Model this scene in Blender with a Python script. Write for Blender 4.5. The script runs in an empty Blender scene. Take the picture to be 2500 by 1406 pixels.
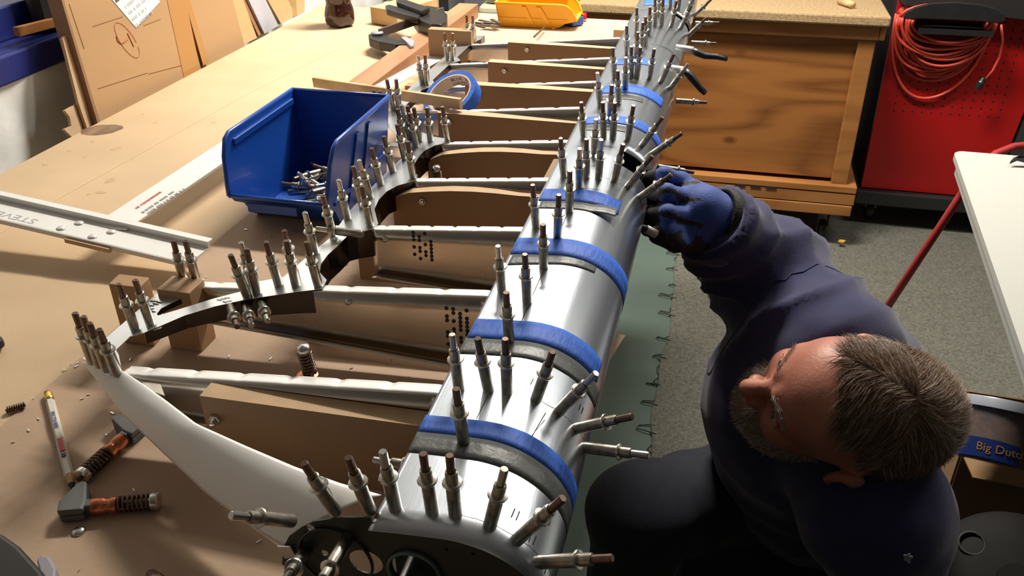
import bpy, bmesh, math, random
import numpy as np
from mathutils import Vector, Matrix, Quaternion
from mathutils.geometry import tessellate_polygon
random.seed(7)
rng = np.random.RandomState(11)
scene = bpy.context.scene
COL = scene.collection
R3 = math.radians

# ------------------------------------------------------------------ camera
CAM = Vector((0, 0, 1.42))
BASIS = np.array([[0.97259, 0.11216, -0.20373], [0.23249, -0.49123, 0.83944], [-0.00593, -0.86382, -0.50377]])
BASIS = np.array(BASIS)
F = 2116.0
cd = bpy.data.cameras.new('camera')
cam = bpy.data.objects.new('camera', cd)
COL.objects.link(cam)
cd.sensor_width = 36.0
cd.lens = F / 2500 * 36
cd.clip_start = 0.02
def _orth(B):
    x = B[:, 0] / np.linalg.norm(B[:, 0]); y = B[:, 1] - x * x.dot(B[:, 1]); y /= np.linalg.norm(y)
    return np.stack([x, y, np.cross(x, y)], 1)
BASIS = _orth(BASIS)
m = Matrix.Identity(4)
for i in range(3):
    m[i][0] = BASIS[i, 0]; m[i][1] = -BASIS[i, 1]; m[i][2] = -BASIS[i, 2]; m[i][3] = CAM[i]
cam.matrix_world = m
scene.camera = cam

# ------------------------------------------------------------------ light and exposure
w = bpy.data.worlds.new('world'); scene.world = w; w.use_nodes = True
w.node_tree.nodes['Background'].inputs[0].default_value = (0.9, 0.95, 1.0, 1)
w.node_tree.nodes['Background'].inputs[1].default_value = 0.02
vs = scene.view_settings
vs.view_transform = 'Standard'; vs.look = 'None'; vs.gamma = 1.0; vs.use_curve_mapping = False
vs.exposure = 0.0
def area(name, loc, aim, sx, sy, power, color, roll=0.0):
    l = bpy.data.lights.new(name, 'AREA'); l.shape = 'RECTANGLE'; l.size = sx; l.size_y = sy
    l.energy = power; l.color = color
    o = bpy.data.objects.new(name, l); COL.objects.link(o); o.location = loc
    q = (Vector(aim) - Vector(loc)).to_track_quat('-Z', 'Y')
    o.rotation_euler = (q @ Quaternion((0, 0, 1), roll)).to_euler()
    return o
area('ceiling_or_fill_lamp', (-0.28, 2.28, 2.36), (-0.28, 2.28, 0), .75, 0.20, 78, (1.0, 0.93, 0.82))
area('ceiling_or_fill_lamp', (1.25, 2.05, 2.36), (1.25, 2.05, 0), 1.15, 0.22, 19, (1.0, 0.93, 0.82))
area('ceiling_or_fill_lamp', (0.5, -1.9, 2.36), (0.5, -1.9, 0), 1.15, 0.22, 1.5, (1.0, 0.86, 0.68))  # weak unseen fill lamp, added behind the camera to brighten camera-facing sides

# ------------------------------------------------------------------ unprojection onto real planes
def ray(px, py): return BASIS @ np.array([px - 1250.0, py - 703.0, F])
_C = np.array([0, 0, 1.42])
def on_z(px, py, z):
    r = ray(px, py); return Vector(_C + r * ((z - 1.42) / r[2]))
def on_y(px, py, y):
    r = ray(px, py); return Vector(_C + r * (y / r[1]))
def on_x(px, py, x):
    r = ray(px, py); return Vector(_C + r * (x / r[0]))
def on_wing(px, py, dz=0.0):      # plane through the upper flanges of ribs and channels
    a, k, x0 = .997 + dz, .098, -.186
    r = ray(px, py); t = (a - k * x0 - 1.42) / (r[2] - k * r[0]); return Vector(_C + t * r)
def wing_z(x): return .997 + .098 * (x + .186)
def at_depth(px, py, d):
    return Vector(_C + ray(px, py) * d / F)

# ------------------------------------------------------------------ mesh builder
class MB:
    def __init__(s): s.v = []; s.f = []; s.m = []; s.sm = []; s.cur = 0; s.smooth = False
    def add(s, vs, fs):
        b = len(s.v); s.v += [tuple(x) for x in vs]
        for f in fs: s.f.append(tuple(b + i for i in f)); s.m.append(s.cur); s.sm.append(s.smooth)
        return s
    def box(s, c, size, rot=None):
        hx, hy, hz = [q / 2 for q in size]; rot = rot or Matrix.Identity(3)
        vs = [Vector(c) + rot @ Vector((x * hx, y * hy, z * hz)) for x in (-1, 1) for y in (-1, 1) for z in (-1, 1)]
        return s.add(vs, [(0, 1, 3, 2), (4, 6, 7, 5), (0, 4, 5, 1), (2, 3, 7, 6), (0, 2, 6, 4), (1, 5, 7, 3)])
    def span(s, a, b):
        a = Vector(a); b = Vector(b); return s.box((a + b) / 2, [abs(q) for q in (b - a)])
    def prism(s, loop, off):                       # loop: list of 3d points, off: vector
        loop = [Vector(p) for p in loop]; n = len(loop); off = Vector(off)
        tri = tessellate_polygon([loop])
        vs = loop + [p + off for p in loop]
        fs = [t for t in tri] + [tuple(i + n for i in reversed(t)) for t in tri]
        fs += [(i, i + n, (i + 1) % n + n, (i + 1) % n) for i in range(n)]
        return s.add(vs, fs)
    def holed(s, outer, holes, off):
        loops = [[Vector(p) for p in outer]] + [[Vector(p) for p in h] for h in holes]
        flat = [p for l in loops for p in l]; n = len(flat); off = Vector(off)
        tri = tessellate_polygon(loops)
        vs = flat + [p + off for p in flat]; fs = [t for t in tri] + [tuple(i + n for i in reversed(t)) for t in tri]
        k = 0
        for l in loops:
            for i in range(len(l)):
                a = k + i; b = k + (i + 1) % len(l); fs.append((a, a + n, b + n, b))
            k += len(l)
        return s.add(vs, fs)
    def tube(s, pts, r, n=10, caps=True, flat=1.0):
        pts = [Vector(p) for p in pts]; k = len(pts)
        rr = r if isinstance(r, (list, tuple)) else [r] * k
        vs = []; fs = []
        t0 = (pts[1] - pts[0]).normalized()
        up = Vector((0, 0, 1)) if abs(t0.z) < .9 else Vector((0, 1, 0))
        a = t0.cross(up).normalized()
        for i in range(k):
            t = (pts[min(i + 1, k - 1)] - pts[max(i - 1, 0)]).normalized()
            a = (a - t * a.dot(t)).normalized(); b = t.cross(a)
            for j in range(n):
                w_ = 2 * math.pi * j / n
                vs.append(pts[i] + a * (math.cos(w_) * rr[i]) + b * (math.sin(w_) * rr[i] * flat))
        for i in range(k - 1):
            for j in range(n):
                fs.append((i * n + j, i * n + (j + 1) % n, (i + 1) * n + (j + 1) % n, (i + 1) * n + j))
        if caps: fs += [tuple(range(n))[::-1], tuple((k - 1) * n + j for j in range(n))]
        return s.add(vs, fs)
    def lathe(s, prof, n=16, M=None, closed=False):
        M = M or Matrix.Identity(4); vs = []; fs = []; k = len(prof)
        for r_, z_ in prof:
            for j in range(n):
                w_ = 2 * math.pi * j / n; vs.append(M @ Vector((r_ * math.cos(w_), r_ * math.sin(w_), z_)))
        for i in range(k - 1 + (1 if closed else 0)):
            i2 = (i + 1) % k
            for j in range(n): fs.append((i * n + j, i * n + (j + 1) % n, i2 * n + (j + 1) % n, i2 * n + j))
        if not closed: fs += [tuple(range(n))[::-1], tuple((k - 1) * n + j for j in range(n))]
        return s.add(vs, fs)
    def grid(s, fn, nu, nv, skip=None):
        vs = [fn(i / (nu - 1), j / (nv - 1)) for i in range(nu) for j in range(nv)]
        fs = [(i * nv + j, (i + 1) * nv + j, (i + 1) * nv + j + 1, i * nv + j + 1) for i in range(nu - 1) for j in range(nv - 1) if not (skip and skip(i, j))]
        return s.add(vs, fs)

def frame(loc, z, x=None):
    z = Vector(z).normalized(); x = Vector(x) if x else (Vector((1, 0, 0)) if abs(z.x) < .9 else Vector((0, 1, 0)))
    x = (x - z * x.dot(z)).normalized(); y = z.cross(x)
    M = Matrix((x, y, z)).transposed().to_4x4(); M.translation = Vector(loc); return M

def props(o, label=None, cat=None, group=None, kind=None):
    if label: o['label'] = label
    if cat: o['category'] = cat
    if group: o['group'] = group
    if kind: o['kind'] = kind
    return o
def empty(name, loc, label, cat, group=None):
    o = bpy.data.objects.new(name, None); COL.objects.link(o); o.location = loc; o.empty_display_size = .02
    return props(o, label, cat, group)
def origin_of(p):
    l = Vector((0, 0, 0))
    while p: l += p.location; p = p.parent
    return l
def obj(name, mb, mats, parent=None, smooth=None, bevel=0.0, seg=2, local=False, label=None, kind=None, subsurf=0, solid=0, autos=False):
    me = bpy.data.meshes.new(name)
    o = bpy.data.objects.new(name, me); COL.objects.link(o)
    V_ = np.array([tuple(v) for v in mb.v], float)
    if parent is None:
        org = Vector(((V_[:, 0].min() + V_[:, 0].max()) / 2, (V_[:, 1].min() + V_[:, 1].max()) / 2, V_[:, 2].min()))
        o.location = org
    else:
        o.parent = parent; org = Vector((0, 0, 0)) if local else origin_of(parent)
    V_ = V_ - np.array(org)
    me.from_pydata(V_.tolist(), [], mb.f)
    mats = mats if isinstance(mats, (list, tuple)) else [mats]
    for q in mats: me.materials.append(q)
    me.polygons.foreach_set('material_index', mb.m)
    sm = mb.sm if smooth is None else [smooth] * len(mb.f)
    me.polygons.foreach_set('use_smooth', sm)
    me.update()
    bm = bmesh.new(); bm.from_mesh(me); bmesh.ops.recalc_face_normals(bm, faces=bm.faces); bm.to_mesh(me); bm.free()
    if solid:
        md = o.modifiers.new('s', 'SOLIDIFY'); md.thickness = solid; md.offset = 0
    if bevel:
        md = o.modifiers.new('b', 'BEVEL'); md.width = bevel; md.segments = seg; md.limit_method = 'ANGLE'; md.angle_limit = R3(40)
        md.harden_normals = False
    if subsurf:
        md = o.modifiers.new('u', 'SUBSURF'); md.levels = subsurf; md.render_levels = subsurf
    if autos:
        try: me.set_sharp_from_angle(angle=R3(38))
        except Exception: pass
    if label: o['label'] = label
    if kind: o['kind'] = kind
    return o
def thing(name, mb, mats, label, cat, group=None, **k):
    o = obj(name, mb, mats, **k); return props(o, label, cat, group)
def struct(name, mb, mats, **k):
    o = obj(name, mb, mats, **k); o['kind'] = 'structure'; return o
def text_mb(body, size, M, depth=.0003, font_scale=(1, 1), align='LEFT'):
    cu = bpy.data.curves.new('t', 'FONT'); cu.body = body; cu.size = size; cu.extrude = depth; cu.align_x = align
    cu.resolution_u = 3
    o = bpy.data.objects.new('t', cu); COL.objects.link(o)
    dg = bpy.context.evaluated_depsgraph_get(); me = bpy.data.meshes.new_from_object(o.evaluated_get(dg))
    mb = MB(); mb.add([M @ Vector((v.co.x * font_scale[0], v.co.y * font_scale[1], v.co.z)) for v in me.vertices], [tuple(p.vertices) for p in me.polygons])
    bpy.data.objects.remove(o); bpy.data.curves.remove(cu); bpy.data.meshes.remove(me)
    return mb

# ------------------------------------------------------------------ materials
def mat(name, color, rough=.6, metal=0.0, var=0.0, vscale=8.0, bump=0.0, bscale=60.0, stretch=(1, 1, 1), spec=.5, color2=None, detail=6.0, coat=0.0, sheen=0.0, rvar=0.0, trans=0.0, aniso=0.0, alpha=None):
    mt = bpy.data.materials.new(name); mt.use_nodes = True; nt = mt.node_tree; N = nt.nodes; Lk = nt.links
    b = N['Principled BSDF']; b.inputs['Roughness'].default_value = rough; b.inputs['Metallic'].default_value = metal
    b.inputs['Specular IOR Level'].default_value = spec
    b.inputs['Base Color'].default_value = (*color, 1)
    b.inputs['Coat Weight'].default_value = coat; b.inputs['Sheen Weight'].default_value = sheen
    b.inputs['Transmission Weight'].default_value = trans
    if aniso: b.inputs['Anisotropic'].default_value = aniso
    if var or bump or rvar or color2:
        tc = N.new('ShaderNodeTexCoord'); mp = N.new('ShaderNodeMapping'); mp.inputs['Scale'].default_value = stretch
        Lk.new(tc.outputs['Object'], mp.inputs['Vector'])
        n1 = N.new('ShaderNodeTexNoise'); n1.inputs['Scale'].default_value = vscale; n1.inputs['Detail'].default_value = detail
        Lk.new(mp.outputs[0], n1.inputs['Vector'])
        if var or color2:
            cr = N.new('ShaderNodeValToRGB'); c2 = color2 or tuple(c * (1 - var) for c in color); c1 = tuple(min(1, c * (1 + var * .5)) for c in color)
            cr.color_ramp.elements[0].position = .3; cr.color_ramp.elements[1].position = .7
            cr.color_ramp.elements[0].color = (*c2, 1); cr.color_ramp.elements[1].color = (*c1, 1)
            Lk.new(n1.outputs['Fac'], cr.inputs['Fac']); Lk.new(cr.outputs[0], b.inputs['Base Color'])
        if rvar:
            mr = N.new('ShaderNodeMapRange'); mr.inputs['To Min'].default_value = max(.02, rough - rvar); mr.inputs['To Max'].default_value = rough + rvar
            Lk.new(n1.outputs['Fac'], mr.inputs['Value']); Lk.new(mr.outputs[0], b.inputs['Roughness'])
        if bump:
            n2 = N.new('ShaderNodeTexNoise'); n2.inputs['Scale'].default_value = bscale; n2.inputs['Detail'].default_value = 4
            Lk.new(mp.outputs[0], n2.inputs['Vector'])
            bp = N.new('ShaderNodeBump'); bp.inputs['Strength'].default_value = bump; bp.inputs['Distance'].default_value = .002
            Lk.new(n2.outputs['Fac'], bp.inputs['Height']); Lk.new(bp.outputs[0], b.inputs['Normal'])
    return mt
def wood(name, light, dark, scale=3.0, axis=0, ring=8.0, rough=.5, knots=True):
    """flowing grain: distorted wave bands stretched along one axis, with dark knots"""
    mt = bpy.data.materials.new(name); mt.use_nodes = True; nt = mt.node_tree; N = nt.nodes; Lk = nt.links
    b = N['Principled BSDF']; b.inputs['Roughness'].default_value = rough
    tc = N.new('ShaderNodeTexCoord'); mp = N.new('ShaderNodeMapping')
    st = [1.0, 1.0, 1.0]; st[axis] = .16; mp.inputs['Scale'].default_value = st
    Lk.new(tc.outputs['Object'], mp.inputs['Vector'])
    n0 = N.new('ShaderNodeTexNoise'); n0.inputs['Scale'].default_value = scale; n0.inputs['Detail'].default_value = 2.0
    n0.inputs['Distortion'].default_value = .6
    Lk.new(mp.outputs[0], n0.inputs['Vector'])
    mu = N.new('ShaderNodeMath'); mu.operation = 'MULTIPLY'; mu.inputs[1].default_value = ring * 2
    Lk.new(n0.outputs['Fac'], mu.inputs[0])
    fr = N.new('ShaderNodeMath'); fr.operation = 'PINGPONG'; fr.inputs[1].default_value = 1.0
    Lk.new(mu.outputs[0], fr.inputs[0])
    n1 = N.new('ShaderNodeTexNoise'); n1.inputs['Scale'].default_value = 60; n1.inputs['Detail'].default_value = 5
    mp2 = N.new('ShaderNodeMapping'); st2 = [1.0, 1.0, 1.0]; st2[axis] = .05; mp2.inputs['Scale'].default_value = st2
    Lk.new(tc.outputs['Object'], mp2.inputs['Vector']); Lk.new(mp2.outputs[0], n1.inputs['Vector'])
    ad = N.new('ShaderNodeMath'); ad.operation = 'MULTIPLY_ADD'; ad.inputs[1].default_value = .55
    Lk.new(fr.outputs[0], ad.inputs[0]); 
    m3 = N.new('ShaderNodeMath'); m3.operation = 'MULTIPLY'; m3.inputs[1].default_value = .45; Lk.new(n1.outputs['Fac'], m3.inputs[0])
    Lk.new(m3.outputs[0], ad.inputs[2])
    cr = N.new('ShaderNodeValToRGB'); cr.color_ramp.elements[0].position = .15; cr.color_ramp.elements[1].position = .62
    cr.color_ramp.elements[0].color = (*dark, 1); cr.color_ramp.elements[1].color = (*light, 1)
    Lk.new(ad.outputs[0], cr.inputs['Fac'])
    out = cr.outputs[0]
    if knots:
        vo = N.new('ShaderNodeTexVoronoi'); vo.inputs['Scale'].default_value = 7
        mp3 = N.new('ShaderNodeMapping'); st3 = [1.0, 1.0, 1.0]; st3[axis] = .6; mp3.inputs['Scale'].default_value = st3
        Lk.new(tc.outputs['Object'], mp3.inputs['Vector']); Lk.new(mp3.outputs[0], vo.inputs['Vector'])
        kr = N.new('ShaderNodeValToRGB'); kr.color_ramp.elements[0].position = .05; kr.color_ramp.elements[1].position = .13
        kr.color_ramp.elements[0].color = (.3, .2, .15, 1); kr.color_ramp.elements[1].color = (1, 1, 1, 1)
        Lk.new(vo.outputs['Distance'], kr.inputs['Fac'])
        mx = N.new('ShaderNodeMix'); mx.data_type = 'RGBA'; mx.blend_type = 'MULTIPLY'; mx.inputs['Factor'].default_value = .8
        Lk.new(out, mx.inputs['A']); Lk.new(kr.outputs[0], mx.inputs['B']); out = mx.outputs['Result']
    Lk.new(out, b.inputs['Base Color'])
    bp = N.new('ShaderNodeBump'); bp.inputs['Strength'].default_value = .15; bp.inputs['Distance'].default_value = .001
    Lk.new(n1.outputs['Fac'], bp.inputs['Height']); Lk.new(bp.outputs[0], b.inputs['Normal'])
    return mt

M = {}
M['mdf'] = mat('mdf_top', (.60, .435, .265), .62, var=.13, vscale=5, bump=.06, bscale=300)
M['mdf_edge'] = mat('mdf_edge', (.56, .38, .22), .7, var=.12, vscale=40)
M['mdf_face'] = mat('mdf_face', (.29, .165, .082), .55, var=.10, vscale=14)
M['kraft'] = mat('kraft_paper', (.49, .345, .235), .75, var=.08, vscale=9, bump=.12, bscale=160)
M['block'] = wood('block_wood', (.40, .24, .12), (.33, .19, .09), 5, 0, 5, .6, False)
M['pine'] = wood('pine', (.62, .43, .22), (.52, .33, .15), 6, 1, 6, .55, False)
M['pine_x'] = wood('pine_stick', (.66, .45, .24), (.45, .27, .12), 8, 0, 6, .55, False)
M['cedar'] = wood('cedar', (.40, .20, .10), (.30, .14, .065), 8, 1, 6, .6, False)
M['ply'] = wood('plywood', (.34, .135, .034), (.17, .058, .013), 2.4, 0, 20, .45)
M['ply_frame'] = wood('cabinet_frame', (.38, .165, .048), (.28, .11, .028), 5, 0, 5, .45, False)
M['chip'] = mat('particle_board', (.42, .29, .15), .8, var=.3, vscale=120, bump=.5, bscale=220)
M['alu'] = mat('aluminium_skin', (.70, .77, .86), .27, 1.0, var=.06, vscale=6, rvar=.07, stretch=(1, .12, 1), bump=.03, bscale=420)
M['alu_rib'] = mat('aluminium_rib', (.66, .62, .56), .26, 1.0, rvar=.06, vscale=20, bump=.05, bscale=40)
M['alu_flange_lit'] = mat('aluminium_flange_lit', (.92, .92, .91), .38, .45, rvar=.05, vscale=20)  # caught light on the top flanges painted in as a paler, less metallic base
M['alu_web_shaded'] = mat('aluminium_web_shaded', (.055, .048, .046), .22, 1.0, bump=.04, bscale=40)  # near-black base paints the dark reflections and shade on the channel webs
M['alu_dull'] = mat('aluminium_dull', (.72, .71, .68), .42, .55, var=.05, vscale=30)
M['steel'] = mat('zinc_steel', (.44, .41, .35), .36, 1.0, var=.35, vscale=160, rvar=.08)
M['steel_hi'] = mat('bright_steel', (.66, .65, .60), .26, 1.0, rvar=.08, vscale=90)
M['brown_steel'] = mat('browned_steel', (.20, .13, .10), .38, .85, var=.3, vscale=200)
M['copper'] = mat('copper', (.62, .21, .10), .34, .9, var=.25, vscale=90)
M['dark_shaded'] = mat('green_black_shaded', (.030, .040, .036), .45)  # near-black base paints shade onto the end rib and nose ribs
M['black'] = mat('black_plastic', (.018, .018, .019), .38, var=.2, vscale=30)
M['black_soft'] = mat('black_rubber', (.022, .021, .022), .62)
M['ink'] = mat('ink', (.012, .010, .010), .6)
M['grey_pl'] = mat('grey_plastic', (.115, .118, .12), .5)
M['lilac'] = mat('grey_lilac_pad', (.30, .28, .33), .6)
M['blue_bin'] = mat('blue_plastic', (.010, .075, .40), .34, bump=.03, bscale=500, coat=.1)
M['yel_bin'] = mat('yellow_plastic', (.86, .42, .008), .36)
M['blue_tape'] = mat('blue_masking_tape', (.022, .125, .60), .62, bump=.5, bscale=260, stretch=(1, .25, 1), var=.06, vscale=40)
M['grey_tape'] = mat('grey_tape', (.085, .095, .097), .42, bump=.25, bscale=200)
M['white_paint'] = mat('white_masonry', (.86, .87, .85), .75, bump=.5, bscale=34, var=.04, vscale=30)
M['blue_paint'] = mat('blue_paint', (.012, .022, .17), .45, var=.15, vscale=12)
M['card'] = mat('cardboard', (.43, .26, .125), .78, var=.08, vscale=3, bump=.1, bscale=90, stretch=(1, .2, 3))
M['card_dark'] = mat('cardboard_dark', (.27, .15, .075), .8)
M['pack_tape'] = mat('packing_tape', (.46, .24, .085), .25, coat=.3)
M['white'] = mat('white_label', (.80, .80, .78), .5)
M['red_ink'] = mat('red_ink', (.62, .12, .07), .6)
M['carpet'] = mat('grey_carpet', (.15, .15, .125), .95, var=.42, vscale=150, bump=.9, bscale=420, detail=3)
M['fringe'] = mat('carpet_thread', (.05, .055, .048), .95)
M['teal'] = mat('teal_floor_paint', (.105, .155, .135), .5, var=.12, vscale=5)
M['red'] = mat('red_enamel', (.42, .006, .006), .38)
M['red_dull'] = mat('red_rod', (.36, .030, .028), .5)
M['hose'] = mat('red_cord', (.60, .065, .040), .45)
M['hdpe'] = mat('white_tabletop', (.50, .51, .475), .42, bump=.08, bscale=300)
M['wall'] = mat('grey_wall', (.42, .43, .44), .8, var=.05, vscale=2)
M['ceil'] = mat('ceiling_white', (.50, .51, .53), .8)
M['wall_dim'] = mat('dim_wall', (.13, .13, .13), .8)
M['dark'] = mat('dark_shadow_cloth', (.012, .011, .012), .8)
M['cola'] = mat('cola_bottle', (.035, .012, .008), .08, coat=.6)
M['dark_steel'] = mat('dark_bar_steel', (.13, .105, .09), .45, .4)

# ------------------------------------------------------------------ room
Z0 = .90           # bench top
mb = MB().span((-1.6, -2.6, -.05), (3.6, 4.3, 0)); struct('floor', mb, M['teal'])
mb = MB().span((-1.6, -2.6, 2.42), (3.6, 4.3, 2.5)); struct('ceiling', mb, M['ceil'])
mb = MB().span((-1.6, 4.2, 0), (3.6, 4.3, 2.42)); struct('wall_far', mb, M['wall'])
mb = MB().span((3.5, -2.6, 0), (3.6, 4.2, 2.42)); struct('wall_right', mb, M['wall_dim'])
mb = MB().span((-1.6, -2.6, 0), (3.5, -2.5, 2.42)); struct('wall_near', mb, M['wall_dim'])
# left wall: rough white masonry below, thick below the ledge
mb = MB()
nu, nv = 60, 220
def wl(u, v):
    y = -2.5 + v * 6.7; z = u * .985
    return (-1.19 + .004 * math.sin(31 * y + 5 * z) * math.sin(23 * z + 9 * y) + random.uniform(-.0012, .0012), y, z)
mb.smooth = True; mb.grid(wl, nu, nv)
mb.smooth = False
mb.span((-1.6, -2.5, 0), (-1.22, 4.2, .984)); mb.span((-1.6, -2.5, .984), (-1.42, 4.2, 2.42))
struct('wall_left', mb, M['white_paint'])
mb = MB().span((-1.6, -2.5, .976), (-1.184, 2.6, 1.024)); mb.span((-1.6, -2.5, 1.024), (-1.25, 2.6, 1.082))
struct('trim_1', mb, M['blue_paint'], bevel=.004)
# carpet with frayed edge
mb = MB()
def cp(u, v):
    y = -2.45 + v * 6.6; x = -.062 + .006 * math.sin(y * 9) + .004 * math.sin(y * 23 + 1) if u == 0 else -.062 + u * 3.5
    return (x, y, .003)
mb.grid(cp, 2, 120); o = obj('carpet', mb, M['carpet'], solid=.006)
props(o, 'grey flecked loop-pile carpet with a frayed edge, covering the floor right of the bench', 'carpet')
fr = MB()
for k in range(26):
    y = .3 + k * .11 + random.uniform(-.02, .02); l = random.uniform(.012, .05); wv = random.uniform(.006, .022)
    x0 = -.062 + .006 * math.sin(y * 9)
    pts = [(x0 + .01, y, .007), (x0 - l * .5, y + wv * .3, .008), (x0 - l, y + wv * .6, .004), (x0 - l * .9, y + wv * 1.4, .003), (x0 - l * .3, y + wv * 1.3 + random.uniform(-.01, .01), .004), (x0 + .005, y + wv * 1.6, .006)]
    fr.tube(pts, .0016, 5)
    if k % 3 == 0:
        pts = [(x0 - .002 + .008 * math.sin(q * 2.4 + k), y + q * .022, .003 + .0012 * math.cos(q * 3)) for q in range(7)]
        fr.tube(pts, .0014, 5)
obj('fringe', fr, M['fringe'], parent=o, kind='stuff', label='dark frayed threads and loops along the carpet edge')

# ------------------------------------------------------------------ bench
BX0, BX1, BY1 = -1.066, -.088, 2.235
bench = empty('workbench', (-.57, .6, 0), 'long workbench with a worn tan MDF top carrying the aircraft part', 'workbench')
top = MB()
SE = [(-.93, -1.2), (-.915, .962), (-.885, 1.491), (-.80, 2.235)]           # seam between the two top sheets
def seam_x(y):
    for (xa, ya), (xb, yb) in zip(SE, SE[1:]):
        if y <= yb: return xa + (xb - xa) * (y - ya) / (yb - ya)
    return SE[-1][0]
ys = [-1.2, .962, 1.491, BY1]
L_ = [Vector((BX0, ys[0], Z0))] + [Vector((seam_x(y) - .0006, y, Z0)) for y in ys] + [Vector((BX0, BY1, Z0))]
Rr = [Vector((seam_x(y) + .0006, y, Z0)) for y in ys] + [Vector((BX1, BY1, Z0)), Vector((BX1, ys[0], Z0))]
obj('top_board', MB().prism(L_, (0, 0, -.019)), M['mdf'], bench, bevel=.0012)
obj('top_board', MB().prism(Rr, (0, 0, -.019)), M['mdf'], bench, bevel=.0012)
mb = MB().span((BX0 + .02, -1.2, .79), (BX1 - .20, BY1 - .01, .8805)); obj('apron', mb, M['pine'], bench)
for x in (BX0 + .07, BX1 - .32):
    for y in (-1.0, .6, 2.15):
        obj('leg', MB().span((x - .045, y - .045, 0), (x + .045, y + .045, .79)), M['pine'], bench)
# stains burnt or rubbed into the top
st = MB()
def blob(mb, c, rx, ry, rot, z, n=20, jag=.12):
    pts = []
    for i in range(n):
        a = 2 * math.pi * i / n; q = 1 + random.uniform(-jag, jag)
        x = rx * q * math.cos(a); y = ry * q * math.sin(a)
        pts.append(Vector((c[0] + x * math.cos(rot) - y * math.sin(rot), c[1] + x * math.sin(rot) + y * math.cos(rot), z)))
    mb.prism(pts, (0, 0, .0002))
c = on_z(248, 317, Z0); blob(st, c, .034, .026, .5, Z0 + .0001, 26, .06)
obj('burn_mark', st, mat('burn_brown', (.14, .085, .055), .6, color2=(.30, .19, .11), vscale=60, stretch=(1, .3, 1)), bench, label='dark brown oval scorch stain')
st = MB()
for px, py, rx in [(226, 345, .006), (285, 362, .010), (208, 382, .006), (108, 402, .007), (245, 470, .008), (216, 474, .003), (348, 279, .005), (520, 299, .006), (380, 299, .005), (1060, 90, .010), (168, 368, .004), (270, 440, .012)]:
    c = on_z(px, py, Z0); blob(st, c, rx, rx * .6, random.uniform(0, 3), Z0 + .00005, 12, .3)
obj('smudges', st, mat('smudge', (.52, .36, .21), .7), bench, kind='stuff')

# brown paper laid under the work
pz = Z0 + .0004
P_ = [on_z(0, 1044, Z0), on_z(176, 900, Z0), on_z(561, 558, Z0)]
xl = -.618
loop = [(xl, -.6, pz), (xl, .94, pz), (xl + .01, 1.30, pz), (-.57, 1.33, pz), (-.57, 2.08, pz), (-.21, 2.09, pz), (-.10, 2.09, pz), (-.092, 2.09, pz), (-.092, .80, pz), (-.066, .793, pz), (-.068, .785, pz), (-.092, .66, pz), (-.092, -.6, pz)]
paper = thing('paper_sheet', MB().prism(loop, (0, 0, .0005)), M['kraft'], 'brown kraft paper sheet spread on the bench top under the metal frame', 'paper')
# metal chips scattered over paper and boards
ch = MB()
for k in range(150):
    x = random.uniform(-.62, -.25); y = random.uniform(.30, 1.1); s = random.uniform(.0008, .0022); a = random.uniform(0, 3.1)
    ch.box((x, y, Z0 + .0016), (s * 2.2, s * .7, .0009), Matrix.Rotation(a, 3, 'Z'))
o = obj('metal_chips', ch, M['steel_hi'], kind='stuff'); props(o, 'tiny silver drilling chips scattered over the brown paper', 'metal chips')

# ------------------------------------------------------------------ the control surface under construction
PROF = [(-.190, .9965), (-.17, .9985), (-.15, 1.0), (-.135, 1.0008), (-.122, .9995), (-.110, .9965), (-.100, .992), (-.091, .9865), (-.083, .9795), (-.0765, .971), (-.0722, .9625), (-.070, .953), (-.0705, .943), (-.0735, .934), (-.080, .926), (-.09, .920), (-.105, .9155), (-.125, .9125), (-.15, .911), (-.190, .912)]
def _cr(p, s):
    n = len(p) - 1; i = min(int(s), n - 1); t = s - i
    g = lambda k: np.array(p[max(0, min(n, k))])
    a, b, c, d = g(i - 1), g(i), g(i + 1), g(i + 2)
    return .5 * ((2 * b) + (-a + c) * t + (2 * a - 5 * b + 4 * c - d) * t * t + (-a + 3 * b - 3 * c + d) * t ** 3)
def prof(s, off=0.0):
    p = _cr(PROF, s); e = .03; q = _cr(PROF, min(s + e, 19)) - _cr(PROF, max(s - e, 0)); q = q / np.linalg.norm(q)
    n = np.array([-q[1], q[0]]); n = n if np.dot(n, p - np.array([-.14, .955])) > 0 else -n
    return p + n * off
YN, YF = .3775, 2.42
surf = empty('tail_surface_frame', (-.3, 1.1, .9), 'long half-built aluminium aircraft control surface, bright skin and thin ribs, on the bench', 'aircraft part')
NS = 77
svals = [i * 19 / (NS - 1) for i in range(NS)]
yv = sorted(set([YN, YF] + [round(.40 + .04 * i, 3) for i in range(51)] + [1.040, 1.088, 1.895, 1.925]))
yv = [y for y in yv if YN <= y <= YF]
sk = MB(); sk.smooth = True
vs = []; 
def notch_y(s): return (1.036 + .0016 * (s - 5), 1.083 + .003 * (s - 5))
for s in svals:
    for y in yv:
        p = prof(s); vs.append((p[0], y, p[1]))
nv = len(yv); fs = []
for i in range(NS - 1):
    for j in range(nv - 1):
        sm_ = (svals[i] + svals[i + 1]) / 2; ym = (yv[j] + yv[j + 1]) / 2
        if 5.1 < sm_ < 13.5 and 1.040 < ym < 1.088: continue
        if 5.8 < sm_ < 13.5 and 1.895 < ym < 1.925: continue
        fs.append((i * nv + j, (i + 1) * nv + j, (i + 1) * nv + j + 1, i * nv + j + 1))
sk.add(vs, fs)
skin = obj('leading_edge_skin', sk, M['alu'], surf, solid=.0006)
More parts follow.
